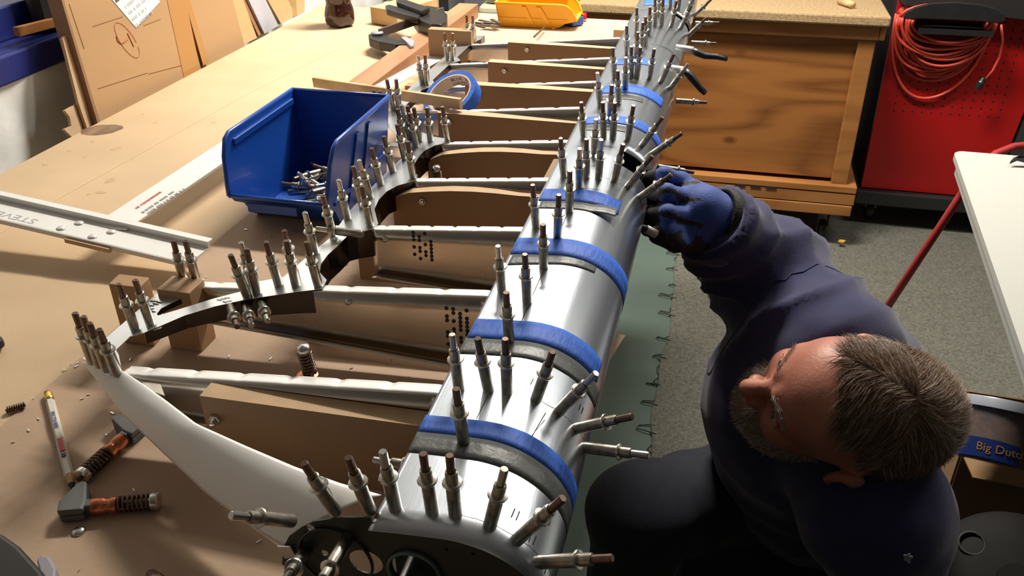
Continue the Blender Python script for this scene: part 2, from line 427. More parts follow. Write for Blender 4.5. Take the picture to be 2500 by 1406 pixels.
# pencil marks and hole row
mk = MB()
def skin_mark(mb, s0, y0, s1, y1, wd=.0005, off=.0004):
    a = prof(s0, off); b = prof(s1, off)
    A = Vector((a[0], y0, a[1])); B = Vector((b[0], y1, b[1])); d = (B - A).normalized(); nrm = Vector((a[0] + .14, 0, a[1] - .955)).normalized()
    w_ = d.cross(nrm).normalized() * wd
    mb.add([A - w_, B - w_, B + w_, A + w_], [(0, 1, 2, 3)])
for y0 in (.40, .538, .987):
    for i in range(14):
        s0 = 2.6 + i * .6; skin_mark(mk, s0, y0 + (.0 if i % 2 else .0004), s0 + .6, y0, .00028)
for y0, s0 in [(.43, 4.6), (.425, 5.8), (.415, 7.4), (.405, 9.0), (.565, 4.2), (.57, 8.4)]:
    for q in (0, .35): skin_mark(mk, s0 + q, y0 - .012, s0 + q + .05, y0 - .003, .0006)
skin_mark(mk, 2.15, .613, 2.15, .668, .0004); skin_mark(mk, 2.15, .69, 2.18, .74, .0004); skin_mark(mk, 2.15, .84, 2.15, .878, .0004)
skin_mark(mk, 2.0, .50, 2.05, .532, .0003); skin_mark(mk, 5.4, .495, 5.8, .528, .0004); skin_mark(mk, 5.2, .488, 5.9, .52, .0003)
obj('pencil_marks', mk, M['ink'], skin, kind='stuff')
# joint laps of the skin (dark grey narrow bands)
def skin_band(s0, s1, y0, y1, off=.0008, skew=0.0, n=40, cut0=0.0, cut1=0.0):
    mb = MB(); mb.smooth = True
    def fn(u, v):
        s = s0 + (s1 - s0) * u; p = prof(s, off)
        a = y0 + cut1 * max(0, (u - .9) * 10) ; b = y1
        y = a + (b - a) * v + skew * u
        return (p[0], y, p[1])
    return mb.grid(fn, n, 3)
for (a, b, y, wd) in [(1.2, 12, 1.620, .012), (.6, 12, 1.905, .008)]:
    obj('skin_joint', skin_band(a, b, y, y + wd, .0004, .02), mat('skin_lap', (.30, .32, .35), .35, 1.0), skin, label='darker lap joint across the skin')
# spar under the skin edge and inner nose ribs
mb = MB().span((-.1885, YN + .030, .916), (-.1865, YF, .9925)); obj('spar_web', mb, M['alu_dull'], surf)
mb = MB().span((-.192, YN + .030, .991), (-.168, YF, .9922)); obj('spar_flange', mb, M['alu_rib'], surf)
def nose_loop(y, inset=-.0012, s0=0, s1=19, n=50):
    out = []
    for i in range(n):
        p = prof(s0 + (s1 - s0) * i / (n - 1), inset); out.append(Vector((p[0], y, p[1])))
    return out
for y in (.54, .695, .838, .984, 1.125, 1.27, 1.41, 1.56, 1.70, 1.85, 2.0):
    obj('nose_rib', MB().prism(nose_loop(y, -.0016, n=30), (0, .0012, 0)), M['dark_shaded'], surf)
# main ribs
RIBS = [(.5285, -.487, 'a'), (.685, -.512, 'b'), (.827, -.366, 'c'), (.969, -.364, 'd'), (1.104, -.372, 'e'), (1.249, -.492, 'f'), (1.384, -.492, 'g'), (1.529, -.495, 'h'), (1.673, -.495, 'i')]
def bot_z(x): return .9125 + .055 * (-.186 - x)
for y, xl_, tagc in RIBS:
    rb = MB(); n = 30
    def web(u, v, y=y, xl_=xl_):
        x = xl_ + (-.188 - xl_) * u; return (x, y, (bot_z(x) if x > -.5 else bot_z(x)) * (1 - v) + (wing_z(x) - .0008) * v)
    rb.smooth = True; rb.grid(web, n, 5)
    rib = obj('rib', rb, M['alu_rib'], surf, solid=.0009)
    fl = MB(); fl.smooth = True
    def flange(u, v, y=y, xl_=xl_):
        x = xl_ + (-.188 - xl_) * u; ph = (u * 6.5) % 1
        crimp = .0016 * math.exp(-((ph - .5) / .07) ** 2)
        dz = [0, .0006, .0002, -.0010][v > .01 and (1 if v < .34 else 2 if v < .7 else 3)]
        return (x, y - .0006 + v * .0155, wing_z(x) - .0010 + dz - crimp * v)
    fl.grid(flange, 130, 6); obj('flange', fl, M['alu_flange_lit'], rib, solid=.0008)
    fl = MB(); fl.smooth = True
    def flange2(u, v, y=y, xl_=xl_):
        x = xl_ + (-.188 - xl_) * u; return (x, y - v * .011, bot_z(x) - .0006 + .0008 * v)
    fl.grid(flange2, 30, 3); obj('flange', fl, M['alu_rib'], rib, solid=.0008)
    if tagc in 'bc':       # dotted ink stamping on the web
        dm = MB(); cx = -.232 if tagc == 'b' else -.315; cz = .958 if tagc == 'b' else .962
        cells = ['1101', '0110', '1011', '1111', '0011', '0111', '1101', '1110', '0011', '1001'] if tagc == 'b' else ['1010', '1100', '1101', '0011', '1101', '0111', '1011', '0101']
        for rI, row in enumerate(cells):
            for cI, ch_ in enumerate(row):
                if ch_ == '1':
                    r_ = .0021; c_ = Vector((cx + cI * .0068, y - .0007, cz + .020 - rI * .0047))
                    dm.prism([c_ + Vector((r_ * math.cos(a) , 0, r_ * (1.1) * math.sin(a))) for a in [i * math.pi / 4 for i in range(8)]], (0, -.0002, 0))
        obj('ink_stamp', dm, M['ink'], rib, label='black dotted ink stamping', kind='stuff')
    # little bolt through the web
    if tagc in 'bc':
        c_ = on_y(852, 735, y) if tagc == 'b' else on_y(940, 583, y)
        q = MB(); q.smooth = True; q.lathe([(.0001, .004), (.003, .0036), (.004, .001), (.004, 0)], 10, frame(c_, (0, -1, 0)))
        obj('bolt', q, M['steel_hi'], rib)
M['alu_plate'] = mat('aluminium_plate', (.72, .76, .80), .30, .9, rvar=.06, vscale=16)
# channel plates: top flange polygon on the rib plane plus a hanging web along one edge
def plate(name, pts, thick=.0009, webs=(), mt='alu_plate', depth=.034, dz=0.0):
    P = [on_wing(a, b, dz) if not isinstance(a, float) else Vector((a, b, wing_z(a) + dz)) for a, b in pts]
    o = obj(name, MB().prism(P, (0, 0, -thick)), M[mt], surf)
    for (i, j) in webs:
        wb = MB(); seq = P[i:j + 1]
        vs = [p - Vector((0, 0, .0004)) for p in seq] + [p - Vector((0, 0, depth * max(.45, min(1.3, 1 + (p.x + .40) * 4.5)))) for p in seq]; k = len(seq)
        wb.add(vs, [(a, a + 1, a + 1 + k, a + k) for a in range(k - 1)]); obj('web', wb, M['alu_web_shaded'], o, solid=.0009)
    return o
te = plate('trailing_edge_plate', [(202, 874), (261, 823), (328, 765), (429, 675), (500, 682), (486, 700), (456, 722), (414, 742), (393, 753), (383, 765), (386, 773), (400, 772), (420, 768), (393, 800), (317, 821), (283, 854), (290, 866), (297, 902), (268, 916)], dz=.0004, webs=((5, 9),), depth=.012)
dg = plate('diagonal_channel', [(430, 757), (524, 728), (586, 712), (614, 690), (692, 676), (760, 676), (797, 684), (787, 705), (720, 713), (648, 724), (591, 733), (524, 748), (451, 770), (393, 795), (352, 812), (330, 812), (350, 780), (400, 766)], webs=((6, 14),), dz=.0012, depth=.024)
rs = plate('rear_channel', [(692, 676), (737, 638), (804, 582), (854, 514), (909, 455), (947, 417), (979, 388), (1000, 352), (1014, 334), (1027, 322), (1058, 333), (1082, 337), (1101, 341), (1097, 347), (1061, 355), (1037, 367), (1024, 380), (1014, 396), (1008, 410), (1019, 428), (1017, 440), (970, 453), (944, 467), (925, 487), (914, 510), (918, 527), (923, 545), (913, 558), (870, 569), (847, 577), (822, 602), (800, 622), (783, 645), (780, 664), (797, 683), (787, 700)], webs=((13, 19), (20, 26), (27, 34)), dz=.0008, depth=.030)
d2 = plate('diagonal_channel', [(1027, 322), (1000, 352), (985, 347), (960, 322), (932, 297), (915, 280), (935, 270), (965, 268), (980, 290), (1000, 312)], dz=.0004)
pl = plate('trailing_edge_plate', [(-.516, 1.115), (-.516, 1.745), (-.478, 1.745), (-.478, 1.715), (-.488, 1.69), (-.488, 1.58), (-.474, 1.555), (-.488, 1.53), (-.488, 1.43), (-.474, 1.40), (-.488, 1.37), (-.488, 1.29), (-.474, 1.262), (-.488, 1.24), (-.488, 1.115)], webs=((2, 13),), depth=.02, dz=.0006)
# the part of rib e that reaches to the trailing edge
fl = MB().span((-.50, 1.104, wing_z(-.45) - .002), (-.372, 1.119, wing_z(-.45) - .001)); obj('rib_extension', fl, M['alu_rib'], surf)
# ink scribbles on the plates
ik = MB()
for (px, py) in [(375, 735), (380, 742), (368, 746), (388, 738), (366, 755), (372, 760)]:
    c_ = on_wing(px, py, .0008); ik.box(c_, (.008, .0018, .0002), Matrix.Rotation(random.uniform(-.4, .6), 3, 'Z'))
for (px, py) in [(535, 732), (545, 729), (555, 727), (548, 737), (558, 735)]:
    c_ = on_wing(px, py, .0016); ik.box(c_, (.006, .0008, .0002), Matrix.Rotation(random.uniform(-.6, .6), 3, 'Z'))
obj('ink_scribble', ik, M['ink'], te, kind='stuff')
# tip fairing: bent white sheet from the tip corner to the skin's near end
A_ = [on_wing(*p, .0006) for p in [(296, 903), (345, 935), (400, 974), (480, 1035), (600, 1089), (720, 1140), (830, 1180), (932, 1209)]]
B_ = [on_z(*p, z) for p, z in [((202, 884), .953), ((250, 945), .951), ((300, 1010), .95), ((390, 1097), .949), ((500, 1200), .948), ((590, 1268), .95), ((645, 1305), .951), ((692, 1333), .952)]]
E_ = [on_y(905, 1262, .388), on_y(835, 1262, .388), on_y(762, 1272, .388), on_y(715, 1297, .388)]
tf = MB(); tf.smooth = True
def tipf(u, v):
    f_ = u * 7; i = min(int(f_), 6); t = f_ - i
    a = A_[i].lerp(A_[i + 1], t); b = B_[i].lerp(B_[i + 1], t)
    bulge = math.sin(math.pi * v ** .8)
    out = Vector((-.45, -.9, 0)).normalized() * (.005 * bulge * (.35 + .65 * u)) + Vector((0, 0, .007 * bulge * (.25 + .75 * u)))
    return a.lerp(b, v) + out
tf.grid(tipf, 60, 22)
# returning lower lip
def lip(u, v):
    f_ = u * 7; i = min(int(f_), 6); t = f_ - i
    b = B_[i].lerp(B_[i + 1], t); return b + Vector((.010 * v + .012 * v * u, .004 * v, -.026 * v * (.4 + .6 * u)))
tf.grid(lip, 60, 6)
tipo = obj('tip_sheet', tf, mat('tip_aluminium', (.90, .90, .89), .5, .3, bump=.05, bscale=30), surf, solid=.0008)
# small flap of metal under the first rib
fp = MB().prism([on_wing(345, 930, -.004), on_wing(392, 938, -.004), on_wing(402, 965, -.004), on_wing(360, 950, -.004)], (0, 0, -.0008)); obj('tab', fp, M['alu_rib'], surf)
# end rib closing the nose: web darkened by painted shade, with lightening holes
yE = .3835
out_l = [on_y(*p, yE) for p in [(692, 1336), (705, 1310), (735, 1288), (765, 1273), (835, 1263), (905, 1263)]] + nose_loop(yE, -.002, 0, 19, 50) 
out_l += [Vector((-.215, yE, .915)), Vector((-.250, yE, .925)), Vector((-.263, yE, .94))]
def circ(c, r, n=20, e=1.0): return [Vector((c[0] + r * math.cos(2 * math.pi * i / n), yE, c[1] + r * e * math.sin(2 * math.pi * i / n))) for i in range(n)]
holes = []
for (px, py, r, e) in [((893), 1372, .0125, .9), (793, 1350, .0028, 1), (930, 1378, .0001, 1), (1013, 1392, .017, .9), (1090, 1342, .0014, 1), (1155, 1352, .0014, 1), (758, 1288, .003, 1)]:
    if r < .0003: continue
    c_ = on_y(px, py, yE); holes.append(circ((c_.x, c_.z), r, 20, e))
er = obj('end_rib', MB().holed(out_l, holes, (0, .0012, 0)), M['dark_shaded'], surf, label='dark end rib, shade painted in, with round lightening holes')
rg = MB(); c_ = on_y(1013, 1392, yE); rg.smooth = True
rg.lathe([(.0195, 0), (.0195, .002), (.0178, .003), (.0168, .001), (.0168, -.003), (.018, -.003)], 30, frame((c_.x, yE - .001, c_.z), (0, -1, 0)), closed=True); obj('hole_rim', rg, mat('rim_green', (.12, .19, .17), .35, .5), er)
c_ = on_y(800, 1345, yE); rg = MB(); rg.smooth = True
rg.lathe([(.028, 0), (.028, .0015), (.0265, .002), (.026, 0)], 30, frame((c_.x + .006, yE - .001, c_.z - .004), (0, -1, 0)), closed=True); obj('hole_rim', rg, M['dark_shaded'], er)
mb = MB(); c_ = on_y(703, 1340, yE); mb.prism([c_ + Vector(q) for q in [(-.006, -.002, .004), (.004, -.002, .006), (.007, -.002, -.003), (-.002, -.002, -.007)]], (0, -.001, 0)); obj('bracket', mb, M['alu_dull'], surf)

# ------------------------------------------------------------------ spring fasteners (each stands in its own hole)
# per row: base x, y, z, axis direction, finish ('s' pale all over, '' brown plunger)
CLECOS = {
'tip_end': [((-0.2185,0.3905,0.9938),(-0.172,-0.3,0.938),''),((-0.1953,0.3943,0.9961),(-0.102,-0.179,0.979),'')],
'S1': [((-0.179,0.3996,0.9976),(-0.03,-0.125,0.992),'s'),((-0.153,0.4003,0.9998),(-0.016,-0.116,0.993),''),((-0.1367,0.4001,1.0007),(-0.002,-0.093,0.996),''),((-0.1129,0.3982,0.9972),(0.201,-0.049,0.978),'s'),((-0.0946,0.3991,0.9887),(0.544,-0.064,0.837),''),((-0.0792,0.3962,0.9746),(0.872,-0.166,0.461),'')],
'M1': [((-0.152,0.4722,0.9999),(-0.019,-0.153,0.988),'')],
'S2': [((-0.1744,0.5361,0.9981),(-0.039,-0.088,0.995),'s'),((-0.1503,0.5379,1.0),(-0.093,-0.167,0.981),''),((-0.135,0.5376,1.0008),(0.012,-0.125,0.992),''),((-0.1118,0.5383,0.9969),(0.253,-0.147,0.956),''),((-0.0934,0.5382,0.988),(0.523,-0.122,0.844),'s'),((-0.079,0.5374,0.9742),(0.799,-0.244,0.55),''),((-0.0713,0.5345,0.9587),(0.902,-0.361,0.238),'s')],
'M2': [((-0.1509,0.6104,0.9999),(0.003,-0.183,0.983),'')],
'S3': [((-0.1782,0.6946,0.9977),(-0.014,-0.194,0.981),'s'),((-0.1497,0.6769,1.0),(-0.009,-0.151,0.988),''),((-0.1485,0.747,1.0001),(0.024,-0.279,0.96),'')],
'S35': [((-0.1754,0.8374,0.998),(-0.037,-0.189,0.981),''),((-0.1473,0.8149,1.0001),(0.041,-0.203,0.978),''),((-0.1464,0.8811,1.0002),(0.021,-0.224,0.974),'')],
'S4': [((-0.1715,0.984,0.9984),(-0.053,-0.263,0.963),''),((-0.1469,0.9505,1.0002),(0.019,-0.257,0.966),'s'),((-0.1437,0.9828,1.0003),(0.007,-0.267,0.964),''),((-0.1286,0.984,1.0002),(0.05,-0.232,0.971),'s'),((-0.1097,0.987,0.9963),(0.174,-0.23,0.958),''),((-0.0931,0.9917,0.9878),(0.495,-0.181,0.85),''),((-0.0781,0.9972,0.973),(0.66,-0.253,0.708),''),((-0.0704,1.0279,0.943),(0.871,0.441,-0.214),'s')],
'M4': [((-0.1451,1.0548,1.0003),(0.046,-0.27,0.962),'s')],
'S5': [((-0.1696,1.1219,0.9985),(-0.056,-0.277,0.959),''),((-0.1427,1.1228,1.0004),(-0.024,-0.342,0.94),''),((-0.13,1.1243,1.0003),(0.029,-0.308,0.951),''),((-0.1107,1.1288,0.9967),(0.119,-0.232,0.965),''),((-0.0915,1.1375,0.9868),(0.465,-0.231,0.855),''),((-0.077,1.1505,0.9717),(0.682,-0.281,0.676),''),((-0.0691,1.1755,0.9428),(0.905,0.37,-0.211),'')],
'S6': [((-0.1445,1.2012,1.0003),(0.028,-0.338,0.941),''),((-0.1676,1.2611,0.9987),(-0.077,-0.337,0.938),'s'),((-0.1412,1.2713,1.0005),(-0.043,-0.321,0.946),'')],
'S7': [((-0.1402,1.3437,1.0005),(-0.008,-0.31,0.951),'s'),((-0.1648,1.4021,0.9989),(-0.07,-0.287,0.955),''),((-0.1388,1.4089,1.0006),(-0.014,-0.38,0.925),''),((-0.1295,1.4098,1.0003),(0.068,-0.352,0.933),''),((-0.1102,1.4197,0.9965),(0.109,-0.316,0.942),''),((-0.092,1.4347,0.9871),(0.332,-0.194,0.923),''),((-0.0764,1.4598,0.9708),(0.446,-0.377,0.812),'s'),((-0.066,1.484,0.9424),(0.927,0.36,-0.101),'')],
'S8': [((-0.1628,1.5516,0.999),(-0.028,-0.43,0.902),''),((-0.1416,1.5053,1.0004),(0.025,-0.432,0.901),''),((-0.14,1.576,1.0005),(0.012,-0.455,0.89),''),((-0.1368,1.6164,1.0007),(-0.03,-0.254,0.967),''),((-0.162,1.6942,0.9991),(-0.015,-0.404,0.915),''),((-0.138,1.6962,1.0006),(-0.008,-0.344,0.939),''),((-0.0634,1.8828,0.9421),(0.926,0.37,-0.073),'')],
'S9': [((-0.134,1.7698,1.0007),(-0.028,-0.435,0.9),''),((-0.1214,1.7749,0.9993),(0.017,-0.41,0.912),''),((-0.1032,1.7971,0.9934),(0.125,-0.328,0.936),''),((-0.0863,1.8267,0.9824),(0.334,-0.314,0.889),''),((-0.0707,1.8831,0.9562),(0.611,-0.257,0.749),''),((-0.0645,2.0593,0.9422),(0.949,0.316,-0.01),'')],
'S10': [((-0.1336,1.856,1.0007),(-0.034,-0.418,0.908),'s'),((-0.1173,1.9397,0.9983),(-0.019,-0.378,0.925),''),((-0.1002,1.9522,0.9921),(0.049,-0.385,0.922),''),((-0.0842,1.9647,0.9805),(0.336,-0.263,0.904),''),((-0.0703,2.077,0.9545),(0.59,-0.462,0.662),'')],
'tip': [((-0.5268,0.5431,0.9636),(0.003,-0.065,0.998),''),((-0.5161,0.5388,0.9647),(0.036,-0.075,0.997),''),((-0.5042,0.5333,0.9658),(0.051,-0.139,0.989),''),((-0.4903,0.5288,0.9672),(0.079,-0.201,0.976),'')],
'te_near': [((-0.52,0.5993,0.9643),(-0.0,-0.125,0.992),''),((-0.5096,0.609,0.9653),(0.024,-0.139,0.99),'')],
'te_r2': [((-0.5268,0.6944,0.9636),(0.097,-0.163,0.982),''),((-0.5115,0.6952,0.9651),(0.076,-0.185,0.98),'')],
'diag': [((-0.436,0.6669,0.9725),(-0.052,-0.204,0.978),''),((-0.4296,0.6748,0.9731),(0.013,-0.11,0.994),''),((-0.4457,0.6943,0.9715),(0.045,-0.192,0.98),'s'),((-0.4147,0.6934,0.9746),(-0.017,-0.168,0.986),''),((-0.395,0.6928,0.9765),(-0.002,-0.112,0.994),''),((-0.3701,0.6933,0.979),(-0.038,-0.151,0.988),''),((-0.4141,0.7263,0.9746),(0.062,-0.247,0.967),'')],
'rear': [((-0.407,0.7655,0.9753),(-0.003,-0.193,0.981),'s'),((-0.4063,0.8114,0.9754),(-0.004,-0.226,0.974),''),((-0.4058,0.8531,0.9755),(-0.023,-0.187,0.982),'s'),((-0.4009,0.8871,0.9759),(-0.076,-0.099,0.992),''),((-0.4014,0.9153,0.9759),(-0.101,-0.205,0.974),'s'),((-0.37,0.8349,0.979),(-0.02,-0.185,0.983),''),((-0.4038,0.9567,0.9757),(-0.056,-0.219,0.974),''),((-0.4034,1.001,0.9757),(-0.068,-0.235,0.97),''),((-0.3673,0.9781,0.9792),(-0.007,-0.196,0.981),'')],
'r5': [((-0.4031,1.0468,0.9757),(-0.05,-0.252,0.966),''),((-0.4244,1.1065,0.9736),(-0.081,-0.161,0.984),''),((-0.4266,1.1303,0.9734),(-0.057,-0.22,0.974),'s'),((-0.4183,1.1265,0.9742),(-0.021,-0.242,0.97),''),((-0.4034,1.0941,0.9757),(-0.025,-0.285,0.958),''),((-0.4052,1.1174,0.9755),(-0.031,-0.287,0.958),''),((-0.3894,1.1167,0.9771),(0.037,-0.232,0.972),''),((-0.3643,1.119,0.9795),(-0.019,-0.297,0.955),'')],
'te6': [((-0.5004,1.2627,0.9662),(-0.029,-0.256,0.966),''),((-0.4919,1.2661,0.967),(0.074,-0.298,0.952),''),((-0.5009,1.2089,0.9661),(-0.036,-0.253,0.967),''),((-0.4917,1.2045,0.967),(0.009,-0.291,0.957),'')],
'te7': [((-0.4985,1.403,0.9664),(-0.011,-0.244,0.97),'s'),((-0.4891,1.402,0.9673),(0.044,-0.191,0.981),'')],
'te8': [((-0.5011,1.5613,0.9661),(-0.008,-0.326,0.945),''),((-0.4901,1.5598,0.9672),(0.099,-0.288,0.952),'')],
'te9': [((-0.5023,1.7095,0.966),(0.021,-0.381,0.924),''),((-0.4875,1.7003,0.9675),(0.029,-0.319,0.947),'')],
}
def cleco_meshes(kind):
    body = MB(); body.smooth = True
    body.lathe([(.0036, 0), (.0044, .0006), (.0047, .0016), (.0047, .0305), (.0046, .031)], 16)
    col = MB(); col.smooth = True
    col.lathe([(.0047, .0306), (.0064, .0309), (.0068, .0317), (.0064, .0326), (.0045, .0330)], 18)
    neck = MB(); neck.smooth = True
    neck.lathe([(.0043, .0326), (.0043, .0405), (.0041, .0417), (.0033, .0422), (.0031, .0415)], 16)
    plg = MB(); plg.smooth = False
    plg.lathe([(.0029, .0405), (.0029, .0560), (.0024, .0566)], 10)
    return body, col, neck, plg
PALE = M['steel_hi']
def cleco_set(name_parts):
    out = {}
    for kind in ('', 's'):
        b, c_, n_, p = cleco_meshes(kind); ms = []
        for nm, q, mt in (('body', b, M['steel']), ('collar', c_, M['steel_hi']), ('neck', n_, M['steel']), ('plunger', p, M['brown_steel'] if kind == '' else M['steel_hi'])):
            me = bpy.data.meshes.new('cleco_' + nm); me.from_pydata([tuple(v) for v in q.v], [], q.f); me.materials.append(mt)
            bmm = bmesh.new(); bmm.from_mesh(me); bmesh.ops.recalc_face_normals(bmm, faces=bmm.faces); bmm.to_mesh(me); bmm.free()
            me.polygons.foreach_set('use_smooth', [q.smooth] * len(me.polygons))
            try: me.set_sharp_from_angle(angle=R3(35))
            except Exception: pass
            ms.append((nm, me))
        out[kind] = ms
    return out
CM = cleco_set(None)
def cleco(loc, d, kind, label, group, spin=0.0):
    root = bpy.data.objects.new('cleco_fastener', None); COL.objects.link(root); root.empty_display_size = .01
    root.location = loc; d = Vector(d).normalized(); root.rotation_euler = d.to_track_quat('Z', 'Y').to_euler()
    props(root, label, 'fastener', group)
    for nm, me in CM[kind]:
        o = bpy.data.objects.new(nm, me); COL.objects.link(o); o.parent = root
    return root
ORD = ['first', 'second', 'third', 'fourth', 'fifth', 'sixth', 'seventh', 'eighth', 'ninth']
ROWTXT = {
 'tip_end': ('on the white tip sheet by the end rib', 'from left', 'clecos on the tip sheet end'),
 'S1': ('in the arc nearest the camera', 'from left', 'clecos in the nearest arc'),
 'M1': ('standing through the nearest blue and grey tape', '', 'single clecos between the arcs'),
 'S2': ('in the arc between the two nearest tapes', 'from left', 'clecos in the second arc'),
 'M2': ('standing alone on the second blue tape', '', 'single clecos between the arcs'),
 'S3': ('near the third blue tape', 'from front left', 'clecos along the skin edge'),
 'S35': ('around the fourth, short blue tape', 'from left', 'clecos along the skin edge'),
 'S4': ('in the arc before the nearer black notch', 'from left', 'clecos in the arc before the notch'),
 'M4': ('alone between the nearer notch and fifth blue tape', '', 'single clecos between the arcs'),
 'S5': ('in the arc beyond the nearer black notch', 'from left', 'clecos in the arc beyond the notch'),
 'S6': ('between the fifth and sixth blue tapes', 'in order', 'clecos by the far blue tapes'),
 'S7': ('in the arc by the black clamp handles', 'in order', 'clecos in the clamp handle arc'),
 'S8': ('on the far skin edge past the clamp handles', 'in order', 'clecos along the far skin edge'),
 'S9': ('in the arc before the farther black notch', 'from left', 'clecos in the far notch arc'),
 'S10': ('at the photo top beyond the farther notch', 'from left', 'clecos at the far end'),
 'tip': ('crowded at the pointed tip corner', 'from left', 'clecos at the tip corner'),
 'te_near': ('in the pair before the left wooden block', 'from left', 'clecos on the near trailing plate'),
 'te_r2': ('in the pair behind the short block', 'from left', 'clecos behind the wooden block'),
 'diag': ('on the near diagonal channel', 'in order', 'clecos on the diagonal channel'),
 'rear': ('on the rear channel beside the blue bin', 'in order', 'clecos on the rear channel'),
 'r5': ('in the dense cluster beyond the blue bin', 'in order', 'clecos in the far cluster'),
 'te6': ('behind the blue bin, far right corner', 'in order', 'clecos behind the bin'),
 'te7': ('in the pair beside the blue tape roll', 'from left', 'clecos on the far trailing plate'),
 'te8': ('in the pair before the wide wooden block', 'from left', 'clecos on the far trailing plate'),
 'te9': ('in the farthest pair by the reddish board', 'from left', 'clecos on the far trailing plate'),
}
for key, items in CLECOS.items():
    where, order, grp = ROWTXT[key]
    for i, (b, d, k) in enumerate(items):
        d = Vector(d); d.y = max(-.24, min(.5, d.y))
        n_ = ORD[i] + ' ' + order if order else ''
        lab = ('pale' if k else 'brown-tipped') + ' steel fastener ' + where + ((', ' + n_) if n_ else '')
        cleco(Vector(b) - d.normalized() * .0006, d, k, lab, grp)
# fasteners that point sideways
side = [((562, 1258), (716, 1272), .39, 's', 'grey spring fastener jutting left from the end rib, below the white tip sheet'),
        ((912, 1125), (1002, 1128), .43, 's', 'bright spring fastener poking left out of the spar below the nearest grey tape'),
        ((797, 566), (850, 563), .80, 's', 'small bright fastener poking out below the rear channel, right of the bin')]
def tip_dir(B, tip, near=True, L=.0570):
    r_ = ray(*tip); r_ = r_ / np.linalg.norm(r_); d = _C - np.array(B); b_ = d @ r_; D = b_ * b_ - (d @ d - L * L)
    t = -b_ + (0 if D < 0 else (-D ** .5 if near else D ** .5)); return Vector(_C + r_ * t) - Vector(B)
B = on_y(716, 1272, .386); cleco(B, tip_dir(B, (562, 1258)), 's', side[0][4], 'sideways clecos')
T = on_y(912, 1125, .47); cleco(T + Vector((.0565, 0, .001)), (-1, 0, 0), 's', side[1][4], 'sideways clecos')
T = on_y(770, 562, .80); cleco(T + Vector((.0565, .002, .0)), (-1, 0, .02), 's', side[2][4], 'sideways clecos')
for tip, base, lab in [((583, 809), (562, 748), 'left of three fasteners poking out under the diagonal channel'), ((618, 806), (598, 744), 'middle of three fasteners poking out under the diagonal channel'), ((659, 795), (634, 735), 'right of three fasteners poking out under the diagonal channel')]:
    y0 = {583: .655, 618: .665, 659: .672}[tip[0]]
    B = on_y(*base, y0 ); T = on_y(*tip, y0 - .054); cleco(B, T - B, 's' if tip[0] != 583 else '', lab, 'clecos under the diagonal')
for tip, base, lab in [((775, 1440), (852, 1308), 'long fastener reaching toward the camera out of the end rib\'s left hole'), ((690, 1425), (748, 1345), 'lower left fastener reaching out under the end rib')]:
    B = on_y(*base, .384); T = on_y(*tip, .333); cleco(B, T - B, 's', lab, 'clecos in the end rib')

# ------------------------------------------------------------------ tape on the skin
def tape(y0, y1, s0, s1, mt, label, skew=0.0, off=.0007, ang=0.0, lift=None, group='tape strips on the skin'):
    mb = MB(); mb.smooth = True
    def fn(u, v):
        s = s0 + (s1 - s0) * u; o_ = off
        if lift and u > lift: o_ += (u - lift) * .02
        p = prof(s, o_); yy = y0 + (y1 - y0) * v + skew * u + (ang * v if u > .999 else 0)
        return (p[0] + (-.0006 if u == 0 else 0), yy, p[1])
    mb.grid(fn, 48, 4)
    o = obj('tape_strip', mb, mt, solid=.0002); return props(o, label, 'tape', group)
tape(.480, .500, 0, 13, M['blue_tape'], 'blue masking tape strip nearest the camera, wrapped around the skin', -.010)
tape(.456, .480, 0, 13, M['grey_tape'], 'dark grey tape strip nearest the camera, beside the nearest blue tape', -.010, .0005)
tape(.611, .643, .1, 9.6, M['blue_tape'], 'wide blue masking tape strip, second from the camera', .001)
tape(.586, .611, 0, 10.4, M['grey_tape'], 'dark grey tape strip, second from the camera, with a loose end', .0, .0005)
tape(.772, .810, .1, 12.5, M['blue_tape'], 'third blue masking tape strip, wrapped right over the nose', .004)
tape(.748, .772, .3, 6.1, M['grey_tape'], 'short dark grey strip beside the third blue tape', .012, .0005)
tape(.908, .943, .2, 6.6, M['blue_tape'], 'short blue masking tape strip, fourth from the camera, cut off slanting', -.002, ang=.012)
tape(.887, .908, .4, 6.2, M['grey_tape'], 'short grey strip with a torn lifted end beside the fourth blue tape', -.004, .0005, lift=.6)
tape(1.175, 1.208, .6, 11.0, M['blue_tape'], 'fifth blue tape strip, just beyond the pale lone fastener', .022)
tape(1.150, 1.172, .8, 5.0, M['grey_tape'], 'short grey strip beside the fifth blue tape', .004, .0005)
tape(1.320, 1.362, .8, 8.2, M['blue_tape'], 'sixth blue tape strip, ending in a point on the nose', .012)
tape(1.288, 1.310, 1.0, 5.2, M['grey_tape'], 'short grey strip beside the sixth blue tape', .008, .0005)
tape(1.483, 1.520, .8, 4.2, M['blue_tape'], 'seventh blue tape strip, short and half hidden behind fasteners', .006)
tape(1.955, 2.03, .8, 4.6, M['blue_tape'], 'farthest blue tape strip, near the top edge of the photo', .0)

